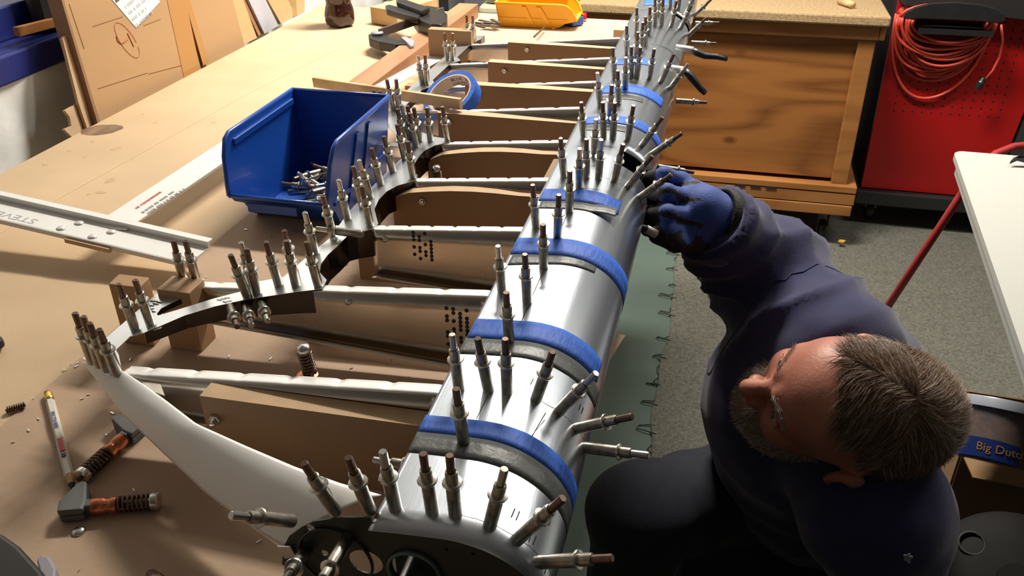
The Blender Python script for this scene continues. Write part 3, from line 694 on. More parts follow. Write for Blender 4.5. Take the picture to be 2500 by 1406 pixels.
# ------------------------------------------------------------------ MDF rib forms standing between the ribs
def form(pts_xz, y, label, th=.019, bolt=None):
    r = empty('rib_form', (sum(p[0] for p in pts_xz) / len(pts_xz), y + th / 2, Z0 + .001), label, 'wooden form', 'rib forms')
    P = [Vector((x, y, z)) for x, z in pts_xz]
    b = MB(); n = len(P); tri = tessellate_polygon([P]); off = Vector((0, th, 0))
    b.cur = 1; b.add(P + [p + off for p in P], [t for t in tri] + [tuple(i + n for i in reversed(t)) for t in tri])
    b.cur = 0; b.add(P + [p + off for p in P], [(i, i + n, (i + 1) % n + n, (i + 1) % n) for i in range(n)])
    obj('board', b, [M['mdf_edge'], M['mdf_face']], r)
    if bolt:
        c_ = on_y(*bolt, y); q = MB(); q.lathe([(.0052, 0), (.0052, .003), (.0045, .0036)], 6, frame(c_, (0, -1, 0))); q.smooth = True
        q.lathe([(.0026, .003), (.0026, .010), (.002, .0108)], 10, frame(c_, (.25, -1, .1))); obj('bolt', q, M['steel_hi'], r)
    return r
def px_form(L_, R_, y, label, bolt=None, curved=False):
    a = on_y(*L_, y); b_ = on_y(*R_, y); x1 = -.192; zr = a.z + (b_.z - a.z) * (x1 - a.x) / (b_.x - a.x); w_ = x1 - a.x
    pts = [(a.x, Z0 + .001), (a.x, a.z), (x1, zr), (x1, Z0 + .001)]
    if curved:
        zf = lambda t: a.z + (zr - a.z) * t + .006 * math.sin(math.pi * min(1, t * 1.1)) * (1 if t < .9 else .9)
        pts = [(a.x, Z0 + .001), (a.x, a.z - .012), (a.x + .004, a.z - .004), (a.x + .012, a.z)] + [(a.x + w_ * t, zf(t)) for t in (.12, .25, .4, .55, .7, .85, 1.0)] + [(x1, Z0 + .001)]
    return form(pts, y, label, .019, bolt)
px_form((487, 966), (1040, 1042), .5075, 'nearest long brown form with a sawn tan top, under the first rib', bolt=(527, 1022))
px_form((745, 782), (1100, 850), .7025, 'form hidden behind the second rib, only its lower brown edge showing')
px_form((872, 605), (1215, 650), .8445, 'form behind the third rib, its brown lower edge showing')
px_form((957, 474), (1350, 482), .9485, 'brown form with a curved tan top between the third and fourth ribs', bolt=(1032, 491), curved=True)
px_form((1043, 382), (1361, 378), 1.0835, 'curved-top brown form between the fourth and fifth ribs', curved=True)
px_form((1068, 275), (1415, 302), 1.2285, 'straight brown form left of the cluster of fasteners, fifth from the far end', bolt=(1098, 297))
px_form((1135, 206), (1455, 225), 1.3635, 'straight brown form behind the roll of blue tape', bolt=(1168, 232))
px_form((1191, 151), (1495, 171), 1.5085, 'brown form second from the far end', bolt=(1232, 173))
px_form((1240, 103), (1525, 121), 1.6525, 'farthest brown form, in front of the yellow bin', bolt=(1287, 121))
# small tan wedge beside the skin
mb = MB(); a = [on_y(1352, 388, 1.066), on_y(1376, 388, 1.066), on_y(1376, 440, 1.03), on_y(1324, 440, 1.03)]
mb.prism(a, (0, .0, -.008)); thing('wood_wedge', mb, M['mdf_edge'], 'small tan wood wedge against the skin between the fourth and fifth ribs', 'wood scrap')
# blocks
def block(px_bot, px_top, w_, d, label, rot=0.0, slot=None):
    B = on_z(*px_bot, Z0); T = on_y(*px_top, B.y); h = T.z - Z0
    mb = MB().box((B.x - w_ / 2, B.y + d / 2, Z0 + .001 + h / 2), (w_, d, h), Matrix.Rotation(rot, 3, 'Z'))
    return thing('wood_block', mb, M['block'], label, 'wood block', 'upright wooden blocks', bevel=.0012)
block((493, 862), (460, 718), .037, .030, 'short upright wooden block in the notch of the trailing plate')
q0 = on_z(297, 800, Z0)
zt = .974; pa, pb, pc = on_z(264, 693, zt), on_z(340, 702, zt), on_z(290, 668, zt); pd = pb + (pc - pa)
mb = MB().prism([pa, pb, pd, pc], (0, 0, -(zt - Z0 - .001)))
thing('wood_block', mb, M['block'], 'wooden block at left, behind the two fasteners on the trailing plate', 'wood block', 'upright wooden blocks', bevel=.0012)
mb = MB(); B = on_z(1152, 192, Z0); mb.box((B.x - .045, B.y + .014, Z0 + .0475), (.09, .022, .093))
thing('wood_block', mb, M['block'], 'wide wooden block under the far trailing plate, left of the farthest forms', 'wood block', 'upright wooden blocks', bevel=.001)
mb = MB(); B = on_z(1032, 252, Z0); mb.box((B.x - .017, B.y + .012, Z0 + .016), (.034, .022, .03))
thing('wood_block', mb, M['block'], 'small wooden block just left of the roll of tape', 'wood block', 'upright wooden blocks', bevel=.001)
mb = MB(); B = on_z(1565, 120, Z0); q = on_z(1560, 62, .95); mb.box((-.215, 1.90, Z0 + .03), (.03, .02, .058))
thing('wood_block', mb, M['mdf_edge'], 'small tan block against the far skin edge', 'wood block', 'upright wooden blocks', bevel=.001)

# ------------------------------------------------------------------ blue parts bin with loose fasteners
def bin_(name, loc, rotz, W, D, H, mt, label, lip=.35, cat='bin', wallc=1.0):
    """hopper bin: opening toward -y, sides cut down to a low front lip"""
    r = empty(name, loc, label, cat); r.rotation_euler = (0, 0, rotz)
    t = .0025; tp = .012            # wall thickness, taper toward the bottom
    hl = H * lip
    def side(sx):
        b = MB()
        # outline in (y,z): back bottom, back top, front top, front curve, lip, front bottom
        P = [(D, 0), (D + .006, H), (.012, H), (.0, H * .96), (-.012, H * .80), (-.022, hl * 1.25), (-.024, hl), (-.016, hl * .78), (.004, hl * .55), (.018, hl * .12), (.028, 0)]
        pts = [Vector((sx * (W / 2 - tp * (1 - z / H)), y, z)) for y, z in P]
        b.prism(pts, (-sx * t, 0, 0)); return b
    sides = [obj('side_panel', side(s_), mt, r, local=True, bevel=.0008) for s_ in (-1, 1)]
    b = MB(); xb = W / 2 - tp
    b.prism([Vector((-xb, D, 0)), Vector((xb, D, 0)), Vector((W / 2, D + .006, H)), Vector((-W / 2, D + .006, H))], (0, -t, 0)); obj('back_panel', b, mt, r, local=True)
    b = MB().span((-xb, .034, 0), (xb, D, t)); obj('floor_panel', b, mt, r, local=True)
    b = MB(); b.smooth = True
    prof_ = [(.028, 0), (.018, hl * .12), (.004, hl * .55), (-.016, hl * .78), (-.024, hl), (-.021, hl + .002), (-.013, hl * .80), (.007, hl * .60), (.022, hl * .14), (.032, t)]
    vs = []; k = len(prof_)
    for y, z in prof_:
        xx = W / 2 - tp * (1 - z / H) - .0005; vs += [(-xx, y, z), (xx, y, z)]
    b.add(vs, [(2 * i, 2 * i + 1, 2 * ((i + 1) % k) + 1, 2 * ((i + 1) % k)) for i in range(k)] + [tuple(2 * i for i in range(k)), tuple(2 * i + 1 for i in range(k))][:0])
    obj('front_lip', b, mt, r, local=True)
    # rolled rim
    b = MB(); b.smooth = True
    rim = [(-.024, hl), (-.022, hl * 1.25), (-.012, H * .80), (.0, H * .96), (.012, H), (D + .006, H)]
    for sx in (-1, 1):
        b.tube([(sx * (W / 2 - tp * (1 - z / H)) , y, z) for y, z in rim], .0032, 8)
    b.tube([(-W / 2, D + .006, H), (W / 2, D + .006, H)], .0032, 8)
    b.tube([(-(W / 2 - tp * (1 - hl / H)), -.0235, hl), ((W / 2 - tp * (1 - hl / H)), -.0235, hl)], .0034, 8)
    obj('rim', b, mt, r, local=True)
    # raised ribs on the side walls
    for sx in (-1, 1):
        b = MB()
        for y0, y1 in ((.045, .075), (.095, .118)):
            xo = sx * (W / 2 - tp * .9 + .0004); xo2 = sx * (W / 2 - tp * .12 + .0004)
            b.prism([Vector((xo, y0 * D / .2, H * .16)), Vector((xo, (y0 + .012) * D / .2, H * .16)), Vector((xo2, (y1 + .012) * D / .2, H * .9)), Vector((xo2, y1 * D / .2, H * .9))], (sx * .0028, 0, 0))
        z_ = H * .30; xx = W / 2 - tp * .7
        b.prism([Vector((sx * xx, .0, z_)), Vector((sx * xx, D, z_ )), Vector((sx * xx, D, z_ + .006)), Vector((sx * xx, .0, z_ + .006))], (sx * .0026, 0, 0))
        obj('stiffener', b, mt, r, local=True, bevel=.0006)
        b = MB()
        b.prism([Vector((sx * (W / 2 - tp * .25), .012, H * .86)), Vector((sx * (W / 2 - tp * .25), D - .008, H * .86)), Vector((sx * (W / 2 - tp * .25), D - .008, H * .93)), Vector((sx * (W / 2 - tp * .25), .012, H * .93))], (-sx * .0045, 0, 0))
        obj('stacking_ledge', b, mt, r, local=True, bevel=.001)
    return r
bb = bin_('parts_bin', (-.541, .958, Z0 + .001), 0, .153, .195, .124, M['blue_bin'], 'large blue plastic hopper bin of loose fasteners beside the metal frame', lip=.40)
b = MB(); b.box((-.008, -.0262, .037), (.07, .003, .013)); obj('label_slot', b, M['blue_bin'], bb, local=True, bevel=.001)
random.seed(5)
for k in range(34):
    lx = random.uniform(-.015, .055); ly = random.uniform(.045, .15); lz = .0055 + .008 * (k // 9) + random.uniform(0, .003)
    a = random.uniform(0, 6.28) if k > 5 else random.uniform(-.3, .3); e = random.uniform(-.12, .3)
    if k < 5: lx = .015 + .006 * k; ly = .030 + k * .011; lz = .016 + .002 * k
    d = Vector((math.cos(a) * math.cos(e), math.sin(a) * math.cos(e), math.sin(e)))
    base = Vector((-.541 + lx, .958 + ly, Z0 + lz)) - d * .028
    base.x = max(-.598, min(-.482, base.x)); base.y = max(.975, min(1.14, base.y))
    if base.x + d.x * .057 > -.475 or base.x + d.x * .057 < -.605: d.x = -d.x
    if base.y + d.y * .057 > 1.148 or base.y + d.y * .057 < .965: d.y = -d.y
    base.z = max(base.z, Z0 + .0075 - min(0, d.z * .057)) + .004
    cleco(base, d, 's' if k % 2 else '', 'loose steel fastener lying jumbled inside the blue bin', 'loose fasteners in the blue bin')

# ------------------------------------------------------------------ drywall square: channel head riveted to a long white blade
ts = empty('drywall_square', (-.72, .85, Z0 + .03), 'white metal T-square with riveted channel head lying left of the blue bin', 'ruler')
zb = Z0 + .036
b0, b1 = Vector((-.748, .80, zb)), Vector((-.700, .80, zb))
bl = MB(); bl.prism([Vector((-.751, .838, zb)), Vector((-.702, .838, zb)), Vector((-.690, 1.20, zb + .002)), Vector((-.739, 1.20, zb + .002))], (0, 0, .0016))
M['enamel'] = mat('white_enamel', (.78, .78, .76), .35, var=.04, vscale=30)
obj('blade', bl, M['enamel'], ts)
hd = MB(); HL = Vector((-1.02, .845, zb + .020)); HR = Vector((-.589, .815, zb - .012)); ax = (HR - HL).normalized(); ya = Vector((0, 0, 1)).cross(ax).normalized(); up = ax.cross(ya)
def hp(u, v, h): return HL + (HR - HL) * u + ya * v + up * h
def bar(mb, v0, v1, h0, h1, u0=0, u1=1):
    mb.add([hp(u, v, h) for u in (u0, u1) for v in (v0, v1) for h in (h0, h1)], [(0, 1, 3, 2), (4, 6, 7, 5), (0, 4, 5, 1), (2, 3, 7, 6), (0, 2, 6, 4), (1, 5, 7, 3)])
off = .012
bar(hd, -.022, .022, .0, .0022); bar(hd, .020, .0225, .0022, .0105); bar(hd, -.0225, -.020, -.004, .0022)
obj('channel_head', hd, M['enamel'], ts)
hd = MB(); bar(hd, .0225, .030, .008, .0105); obj('channel_lip', hd, M['enamel'], ts)
hd = MB(); bar(hd, -.027, -.022, -.006, -.0005, .60, .75); obj('wood_shim', hd, M['mdf_edge'], ts)
for u, v in ((.583, .009), (.70, .006), (.56, -.011), (.672, -.013)):
    q = MB(); q.smooth = True; q.lathe([(.0058, 0), (.0058, .0008), (.0045, .0019), (.0001, .0023)], 16, frame(hp(u, v, .0022), up)); obj('rivet', q, M['alu_dull'], ts)
# handwriting and printing
Mx = frame(hp(.47, -.004, .0023), up, -ax)
pm = mat('pencil_grey', (.40, .40, .40), .6)
obj('handwriting', text_mb('STEVE WAT', .020, Mx, .00015, (1.15, .85)), pm, ts, label='faint handwritten letters')
def print_rows(mb, Mx, rows, length, hgt, gap, seed):
    """rows of tiny illegible characters, as small flat marks"""
    rr = random.Random(seed)
    for k in range(rows):
        x = 0.0
        while x < length * (1 if k % 2 else .8):
            w_ = rr.uniform(.3, .8) * hgt
            P = [Mx @ Vector(q) for q in ((x, -k * gap, 0), (x + w_, -k * gap, 0), (x + w_, -k * gap + hgt, 0), (x, -k * gap + hgt, 0))]
            mb.prism(P, Mx.to_3x3() @ Vector((0, 0, .0001))); x += w_ + rr.choice((.35, .35, .35, 1.1)) * hgt
q = MB(); print_rows(q, frame(Vector((-.708, .885, zb + .0027)), (0, 0, 1), (.03, 1, 0)), 2, .085, .0042, .0085, 2)
obj('print', q, pm, ts, label='small grey printed characters', kind='stuff')
q = MB(); print_rows(q, frame(Vector((-.724, .895, zb + .0027)), (0, 0, 1), (.03, 1, 0)), 1, .065, .0040, .008, 4)
obj('print', q, M['red_ink'], ts, label='small red printed characters', kind='stuff')

# ------------------------------------------------------------------ sticks, boards, tape roll behind the bin
def bar_thing(name, A, B, w_, h, mt, label, cat, bevel=.0008):
    A = Vector(A); B = Vector(B); d = (B - A); L = d.length; x = d.normalized(); y = Vector((0, 0, 1)).cross(x).normalized(); z = x.cross(y)
    rot = Matrix((x, y, z)).transposed()
    mb = MB().box((A + B) / 2 + Vector((0, 0, 0)), (L, w_, h), rot); return thing(name, mb, mt, label, cat, bevel=bevel)
bar_thing('wood_stick', (-.690, 1.378, .9665), (-.380, 1.2405, .993), .008, .017, M['pine_x'], 'narrow pale wood stick with a broken end lying across the frame behind the bin', 'wood stick')
bar_thing('cedar_board', (-.655, 1.46, Z0 + .017), (-.640, 2.19, Z0 + .017), .050, .032, M['cedar'], 'long reddish cedar board lying along the far trailing edge', 'board')
bar_thing('metal_strip', (-.612, 1.38, Z0 + .038), (-.553, 1.70, Z0 + .040), .036, .0016, M['alu_dull'], 'dull aluminium strip leaning between the cedar board and the frame', 'metal strip')
tr = empty('tape_roll', (-.470, 1.43, Z0 + .001), 'roll of blue masking tape with printed core, tilted against the fourth farthest form', 'tape roll')
Mx = frame(on_y(1104, 238, 1.318), (-.30, -.50, .82)); q = MB(); q.smooth = True
q.lathe([(.0395, -.011), (.0475, -.011), (.0475, .011), (.0395, .011)], 40, Mx, closed=True); obj('tape', q, M['blue_tape'], tr, autos=True)
q = MB(); q.smooth = True; q.lathe([(.0370, -.0112), (.0396, -.0112), (.0396, .0112), (.0370, .0112)], 40, Mx, closed=True); core = obj('core', q, mat('core_card', (.60, .52, .46), .7), tr, autos=True)
for a0, s_ in ((1.05, 'BLUE\nHAWK'), (1.85, 'BLUE\nHAWK'), (.35, 'BLUE\nHAWK')):
    tm = text_mb(s_, .0095, Matrix.Identity(4), .0001); bent = MB()
    vv = []
    for v in tm.v:
        ang = a0 - v[0] / .0370; r_ = .0368 - v[2]
        vv.append(Mx @ Vector((r_ * math.cos(ang), r_ * math.sin(ang), v[1] - .000)))
    bent.add(vv, tm.f); obj('lettering', bent, M['ink'], core)

# ------------------------------------------------------------------ side clamps, pencil, small hardware near the camera
def coil(mb, A, d, L, R_, wire, turns, n=8):
    Mx = frame(A, d); pts = []
    k = int(turns * 12)
    for i in range(k + 1):
        a = i / 12 * 2 * math.pi; pts.append(Mx @ Vector((R_ * math.cos(a), R_ * math.sin(a), L * i / k)))
    mb.smooth = True; mb.tube(pts, wire, 6)
def side_clamp(P, d, jaw_dir, label, z=None):
    """sheet holder: grey jaws set square to a copper barrel with a coil spring and steel end"""
    d = Vector(d).normalized(); j = Vector(jaw_dir).normalized(); P = Vector(P)
    r = empty('side_clamp', P - Vector((0, 0, .008)), label, 'clamp', 'copper side clamps')
    n_ = d.cross(j).normalized()
    for sgn in (-1, 1):
        b = MB(); a0 = P - j * .004
        loop = [P - j * .009 - d * .012, P - j * .009 + d * .008, P + j * .002 + d * .008, P + j * .024 + d * .003, P + j * .026 - d * .001, P + j * .024 - d * .005, P + j * .004 - d * .014]
        b.prism([q + n_ * (.0003 if sgn > 0 else -.0003) for q in loop], n_ * (.0062 * sgn)); obj('jaw', b, M['grey_pl'], r, bevel=.0018, seg=3)
    b = MB(); b.box(P + d * .016, (.018, .0085, .0105), Matrix((d, j, n_)).transposed()); obj('shank', b, M['grey_pl'], r, bevel=.001)
    b = MB(); b.smooth = True
    b.lathe([(.0062, .012), (.0068, .013), (.0068, .022), (.0058, .0235), (.0058, .026), (.0068, .0275), (.0068, .032), (.0055, .033)], 16, frame(P, d)); obj('copper_sleeve', b, M['copper'], r, autos=True)
    b = MB(); coil(b, P + d * .033, d, .026, .0062, .0012, 7); obj('spring', b, M['brown_steel'], r)
    b = MB(); b.smooth = True; b.lathe([(.0032, .030), (.0032, .060)], 10, frame(P, d)); obj('rod', b, M['steel'], r)
    b = MB(); b.smooth = True; b.lathe([(.0070, .059), (.0074, .060), (.0074, .0645), (.0066, .0655), (.0001, .0656)], 16, frame(P, d)); obj('end_cap', b, M['steel_hi'], r, autos=True)
    return r
zc = Z0 + .0085
P0 = on_z(188, 1240, zc); P1 = on_z(352, 1226, zc); J = on_z(208, 1190, zc)
side_clamp(P0 , P1 - P0, J - P0, 'grey-jawed clamp with copper sleeve and spring at lower left, touching the pencil tip')
P0 = on_z(322, 1052, zc); P1 = on_z(226, 1138, zc); J = on_z(278, 1030, zc)
side_clamp(P0, P1 - P0, J - P0, 'grey-jawed clamp with copper sleeve half under the white tip sheet')
# upright one behind the first rib and another farther
def upright_clamp(px, py, y, label, h=.09):
    T = on_y(px, py, y); b = Vector((T.x, T.y, T.z - .030)); lab = label
    r = empty('side_clamp', (T.x, T.y, Z0), lab, 'clamp', 'copper side clamps')
    q = MB(); q.smooth = True; q.lathe([(.0055, -.003), (.0062, -.002), (.0062, .001), (.005, .0035), (.0001, .0045)], 14, frame(T - Vector((0, 0, .004)), (-.05, -.1, 1))); obj('end_cap', q, M['steel_hi'], r)
    q = MB(); coil(q, T - Vector((0, 0, .006)), (.05, .1, -1), .024, .0055, .0013, 7); obj('spring', q, M['brown_steel'], r)
    q = MB(); q.smooth = True; q.lathe([(.0042, 0), (.0042, .03)], 10, frame(T - Vector((0, 0, .034)), (0, 0, 1))); obj('rod', q, M['black_soft'], r)
    q = MB(); q.smooth = True; zz = T.z - .034; q.lathe([(.0070, 0), (.0095, .0012), (.0095, .0028), (.0068, .0042)], 18, frame((T.x, T.y, zz), (0, 0, 1))); q.lathe([(.0075, Z0 + .012 - zz), (.0075, 0)], 14, frame((T.x, T.y, zz), (0, 0, 1))); obj('copper_sleeve', q, M['copper'], r, autos=True)
    q = MB().box((T.x, T.y, Z0 + .009), (.022, .012, .016)); obj('jaw', q, M['grey_pl'], r, bevel=.002)
upright_clamp(740, 843, .565, 'spring clamp with bright copper ring standing just behind the first rib')
upright_clamp(1065, 405, 1.03, 'dark spring clamp standing between the third and fourth ribs')
# pencil
zc = Z0 + .0045; A = on_z(118, 962, zc); B = on_z(178, 1196, zc); d = (B - A); L = d.length; pr = empty('pencil', A - Vector((0, 0, .004)), 'white pencil with brass ferrule and pink eraser lying at lower left', 'pencil')
Fm = frame(A, d)
q = MB(); q.lathe([(.0040, .013), (.0040, L - .020)], 6, Fm); obj('barrel', q, mat('pencil_white', (.70, .68, .60), .4), pr)
q = MB(); q.lathe([(.0040, L - .020), (.0027, L - .008)], 12, Fm); obj('wood_point', q, M['pine_x'], pr)
q = MB(); q.lathe([(.0027, L - .008), (.0006, L)], 12, Fm); obj('lead', q, M['ink'], pr)
q = MB(); q.smooth = True; q.lathe([(.0036, 0), (.0040, .001), (.0038, .003), (.0041, .004), (.0038, .006), (.0041, .008), (.0040, .0135)], 14, Fm); obj('ferrule', q, mat('brass', (.75, .55, .12), .3, .9), pr)
q = MB(); q.smooth = True; q.lathe([(.0001, -.0048), (.0025, -.0045), (.0036, -.003), (.0037, .0005)], 14, Fm); obj('eraser', q, mat('eraser_pink', (.50, .20, .16), .7), pr)
pd_ = d.normalized(); sd = pd_.cross(Vector((0, 0, 1))).normalized()
def on_pencil(t, w_=0): return A + pd_ * t + Vector((0, 0, .0041)) + sd * w_
obj('print', text_mb('800.228.4808', .0052, frame(on_pencil(.038, .0018) + Vector((0, 0, .0001)), (0, 0, 1), pd_), .0001), mat('blue_ink', (.05, .10, .30), .6), pr)
q = MB(); c_ = on_pencil(.094); q.box(c_, (.020, .0042, .0006), Matrix((pd_, -sd, Vector((0, 0, 1)))).transposed()); obj('print_patch', q, mat('red_patch', (.60, .03, .04), .5), pr, label='red printed patch')
q = MB(); c_ = on_pencil(.110); q.box(c_, (.005, .0036, .0006), Matrix((pd_, -sd, Vector((0, 0, 1)))).transposed()); obj('print_patch', q, mat('blue_patch', (.03, .04, .15), .5), pr, label='dark blue printed patch')
# rivet head, screw
c_ = on_z(192, 1298, Z0 + .001); q = MB(); q.smooth = True; q.lathe([(.0001, .0028), (.003, .0025), (.005, .0014), (.0056, .0002), (.0054, 0)][::-1], 18, frame(c_, (0, 0, 1)))
thing('rivet_stud', q, M['steel_hi'], 'small shiny domed rivet lying below the lower-left clamp', 'rivet')
A = on_z(12, 1002, Z0 + .004); B = on_z(62, 988, Z0 + .004); q = MB(); d = B - A; q.smooth = True
q.tube([A, A + d * .1, B], [.0004, .0016, .0018], 8); coil(q, A + d * .08, d, d.length * .9, .0026, .0009, 8)
thing('screw', q, M['brown_steel'], 'dark coarse screw at the far left edge of the brown paper', 'screw')
# black clamp jaw intruding at the lower left corner
cj = empty('bar_clamp', (-.49, .36, Z0 + .001), 'black plastic clamp jaw with lilac-grey pad in the lower-left corner', 'clamp')
z1 = Z0 + .030
loop = [on_z(-60, 1290, z1), on_z(10, 1303, z1), on_z(48, 1330, z1), on_z(105, 1392, z1), on_z(125, 1430, z1), on_z(90, 1480, z1), on_z(-80, 1480, z1)]
obj('jaw', MB().prism(loop, (0, 0, -.026)), M['black'], cj, bevel=.004, seg=3)
loop = [on_z(88, 1364, z1 - .004), on_z(100, 1352, z1 - .004), on_z(124, 1360, z1 - .004), on_z(137, 1384, z1 - .004), on_z(134, 1440, z1 - .004), on_z(108, 1440, z1 - .004)]
obj('pad', MB().prism(loop, (0, 0, -.022)), M['lilac'], cj, bevel=.002)
q = MB(); q.smooth = True; c_ = on_z(-6, 838, Z0 + .008); q.tube([c_ + Vector((-.05, .0, 0)), c_, c_ + Vector((.006, -.002, 0))], [.008, .008, .004], 12)
thing('screwdriver', q, M['black'], 'black screwdriver tip just entering at the left edge', 'tool')
q = MB(); q.smooth = True; c_ = on_z(372, 1412, Z0 + .008); q.tube([c_ + Vector((-.004, .004, 0)), c_ + Vector((.006, -.004, 0)), c_ + Vector((.02, -.012, 0))], [.004, .008, .008], 12)
thing('cork_stub', q, M['brown_steel'], 'dark brown stub at the bottom edge left of the end rib', 'stub')

# ------------------------------------------------------------------ far end of the bench
bt = empty('soda_bottle', on_z(832, 62, Z0 + .001), 'dark cola bottle with a lobed base standing on the far bench', 'bottle')
q = MB(); q.smooth = True; n = 40; prof_ = [(.010, .004), (.026, .001), (.032, .006), (.0355, .016), (.0365, .030), (.034, .044), (.0305, .054), (.0305, .060), (.034, .072), (.036, .085), (.036, .14), (.030, .17), (.016, .20), (.0135, .205), (.0135, .222)]
vs = []
for r_, z_ in prof_:
    for j in range(n):
        a = 2 * math.pi * j / n; lobes = .10 * max(0, 1 - z_ / .04) * math.cos(5 * a) ; rr_ = r_ * (1 + lobes); vs.append((rr_ * math.cos(a), rr_ * math.sin(a), z_))
q.add(vs, [(i * n + j, i * n + (j + 1) % n, (i + 1) * n + (j + 1) % n, (i + 1) * n + j) for i in range(len(prof_) - 1) for j in range(n)] + [tuple(range(n))[::-1]])
obj('body', q, M['cola'], bt, local=True)
q = MB(); q.smooth = True; q.lathe([(.0145, .215), (.0145, .230), (.001, .231)], 20); obj('cap', q, M['black'], bt, local=True)
yb = bin_('parts_bin', (-.372, 2.150, Z0 + .001), math.pi / 2 + .02, .105, .168, .058, M['yel_bin'], 'yellow plastic hopper bin on the far end of the bench', lip=.38)
bar_thing('blue_stick', (-.375, 2.14, Z0 + .012), (-.352, 2.17, Z0 + .012), .04, .02, M['blue_bin'], 'bright blue plastic piece tucked behind the yellow bin', 'plastic piece', .003)
q = MB(); q.smooth = True; q.tube([(-.36, 2.20, Z0 + .012), (-.338, 2.205, Z0 + .012)], .009, 12); thing('red_marker', q, M['red'], 'short red marker end behind the yellow bin', 'marker')
bar_thing('thin_rod', on_z(1304, 90, Z0 + .02), on_z(1330, 66, Z0 + .012), .004, .004, M['brown_steel'], 'thin dark rod in front of the yellow bin', 'rod')
random.seed(3)
for k in range(6):
    c_ = on_z(1170 + k * 8, 62 - (k % 3) * 5, Z0 + .003 + .003 * k); a = random.uniform(-.9, .3); d = Vector((math.cos(a), math.sin(a), 0)) * .022
    bar_thing('metal_offcut', c_ - d, c_ + d, .008, .003, M['dark_steel'], 'dark metal offcut in the little heap left of the yellow bin', 'offcut', .0003)['group'] = 'metal offcuts'
# timber block and quick clamp
q = MB(); p = on_z(922, 62, Z0 + .001); q.box((p.x + .045, p.y + .075, Z0 + .022), (.085, .16, .040), Matrix.Rotation(-.35, 3, 'Z')); thing('timber_block', q, M['pine'], 'short thick pine timber lying under the black clamp', 'wood block', bevel=.0015)
qc = empty('quick_clamp', on_z(1000, 100, Z0 + .001), 'black one-handed bar clamp with grey pads lying on the far bench', 'clamp')
zt = Z0 + .05
A = on_z(935, 78, zt - .012); B = on_z(1075, 30, zt + .004); d = (B - A).normalized(); yv_ = Vector((0, 0, 1)).cross(d).normalized(); zv_ = d.cross(yv_)
q = MB().box((A + B) / 2, ((B - A).length + .02, .006, .018), Matrix((d, yv_, zv_)).transposed()); obj('bar', q, M['dark_steel'], qc)
def flat(pts, z, th): return MB().prism([on_z(a, b, z) for a, b in pts], (0, 0, -th))
obj('fixed_jaw', flat([(899, 84), (912, 75), (936, 77), (950, 90), (984, 98), (1003, 100), (1000, 107), (965, 108), (925, 101), (901, 93)], Z0 + .036, .020), M['black'], qc, bevel=.003)
obj('pad', flat([(978, 90), (990, 88), (1012, 98), (1010, 110), (1002, 112), (990, 100)], Z0 + .040, .026), M['lilac'], qc, bevel=.002)
q = MB(); q.smooth = True; q.lathe([(.0135, 0), (.0135, .003), (.001, .0032)], 20, frame(on_z(921, 82, Z0 + .0385), (0, 0, 1))); obj('end_button', q, M['lilac'], qc)
obj('body', flat([(1008, 28), (1040, 12), (1078, 18), (1092, 32), (1090, 52), (1078, 60), (1052, 58), (1020, 44)], Z0 + .062, .040), M['black'], qc, bevel=.005, seg=3)
obj('pad', flat([(1060, 48), (1072, 46), (1084, 54), (1080, 66), (1062, 72), (1056, 62)], Z0 + .050, .038), M['lilac'], qc, bevel=.003)
obj('handle', flat([(940, 12), (950, 10), (1000, 22), (1035, 30), (1020, 42), (985, 34), (944, 22)], Z0 + .066, .016), M['black'], qc, bevel=.004, seg=3)
obj('trigger', flat([(966, -6), (985, -4), (1020, 8), (1050, 18), (1030, 26), (990, 12), (968, 4)], Z0 + .076, .012), M['black'], qc, bevel=.003)
# two black-handled toggles gripping the underside of the nose
for pts, lab in (([(1690, 122), (1702, 128), (1722, 136), (1750, 138), (1776, 144)], 'black rubber-dipped clamp handle sticking out right of the skin, nearly level'),
                 ([(1672, 172), (1686, 186), (1700, 204), (1712, 218), (1722, 228)], 'black rubber-dipped clamp handle sloping down right of the skin')):
    y = 1.60 if pts[0][1] < 150 else 1.46
    P = [on_y(a, b, y) for a, b in pts]; r = empty('spring_clamp', P[0], lab, 'clamp', 'black spring clamps on the nose')
    q = MB(); q.smooth = True; q.tube(P, [.008, .0095, .0085, .0075, .006], 10, flat=.7); obj('handle', q, M['black'], r)
    s0 = P[0] + Vector((-.030, 0, .004)); q = MB(); q.smooth = True; q.tube([s0, P[0] + Vector((.002, 0, 0))], [.006, .0075], 10, flat=.8); obj('jaw', q, M['alu_dull'], r)

# ------------------------------------------------------------------ left side: cardboard and boards leaning between bench and wall
def lean(y0, y1, xb=-1.078, zb=.60, lean_=.085, h=.70, th=.006):
    """parallelogram panel leaning from the bench side toward the wall, standing on the ledge behind the bench"""
    return None
def px_panel(pts, xs, th, mt, name, label, cat, bevel=.0005):
    P = [on_x(a, b, x) for (a, b), x in zip(pts, xs)]
    nrm = (P[1] - P[0]).cross(P[2] - P[0]).normalized(); nrm = nrm if nrm.x < 0 else -nrm
    return thing(name, MB().prism(P, nrm * th), mt, label, cat, bevel=bevel), P, nrm
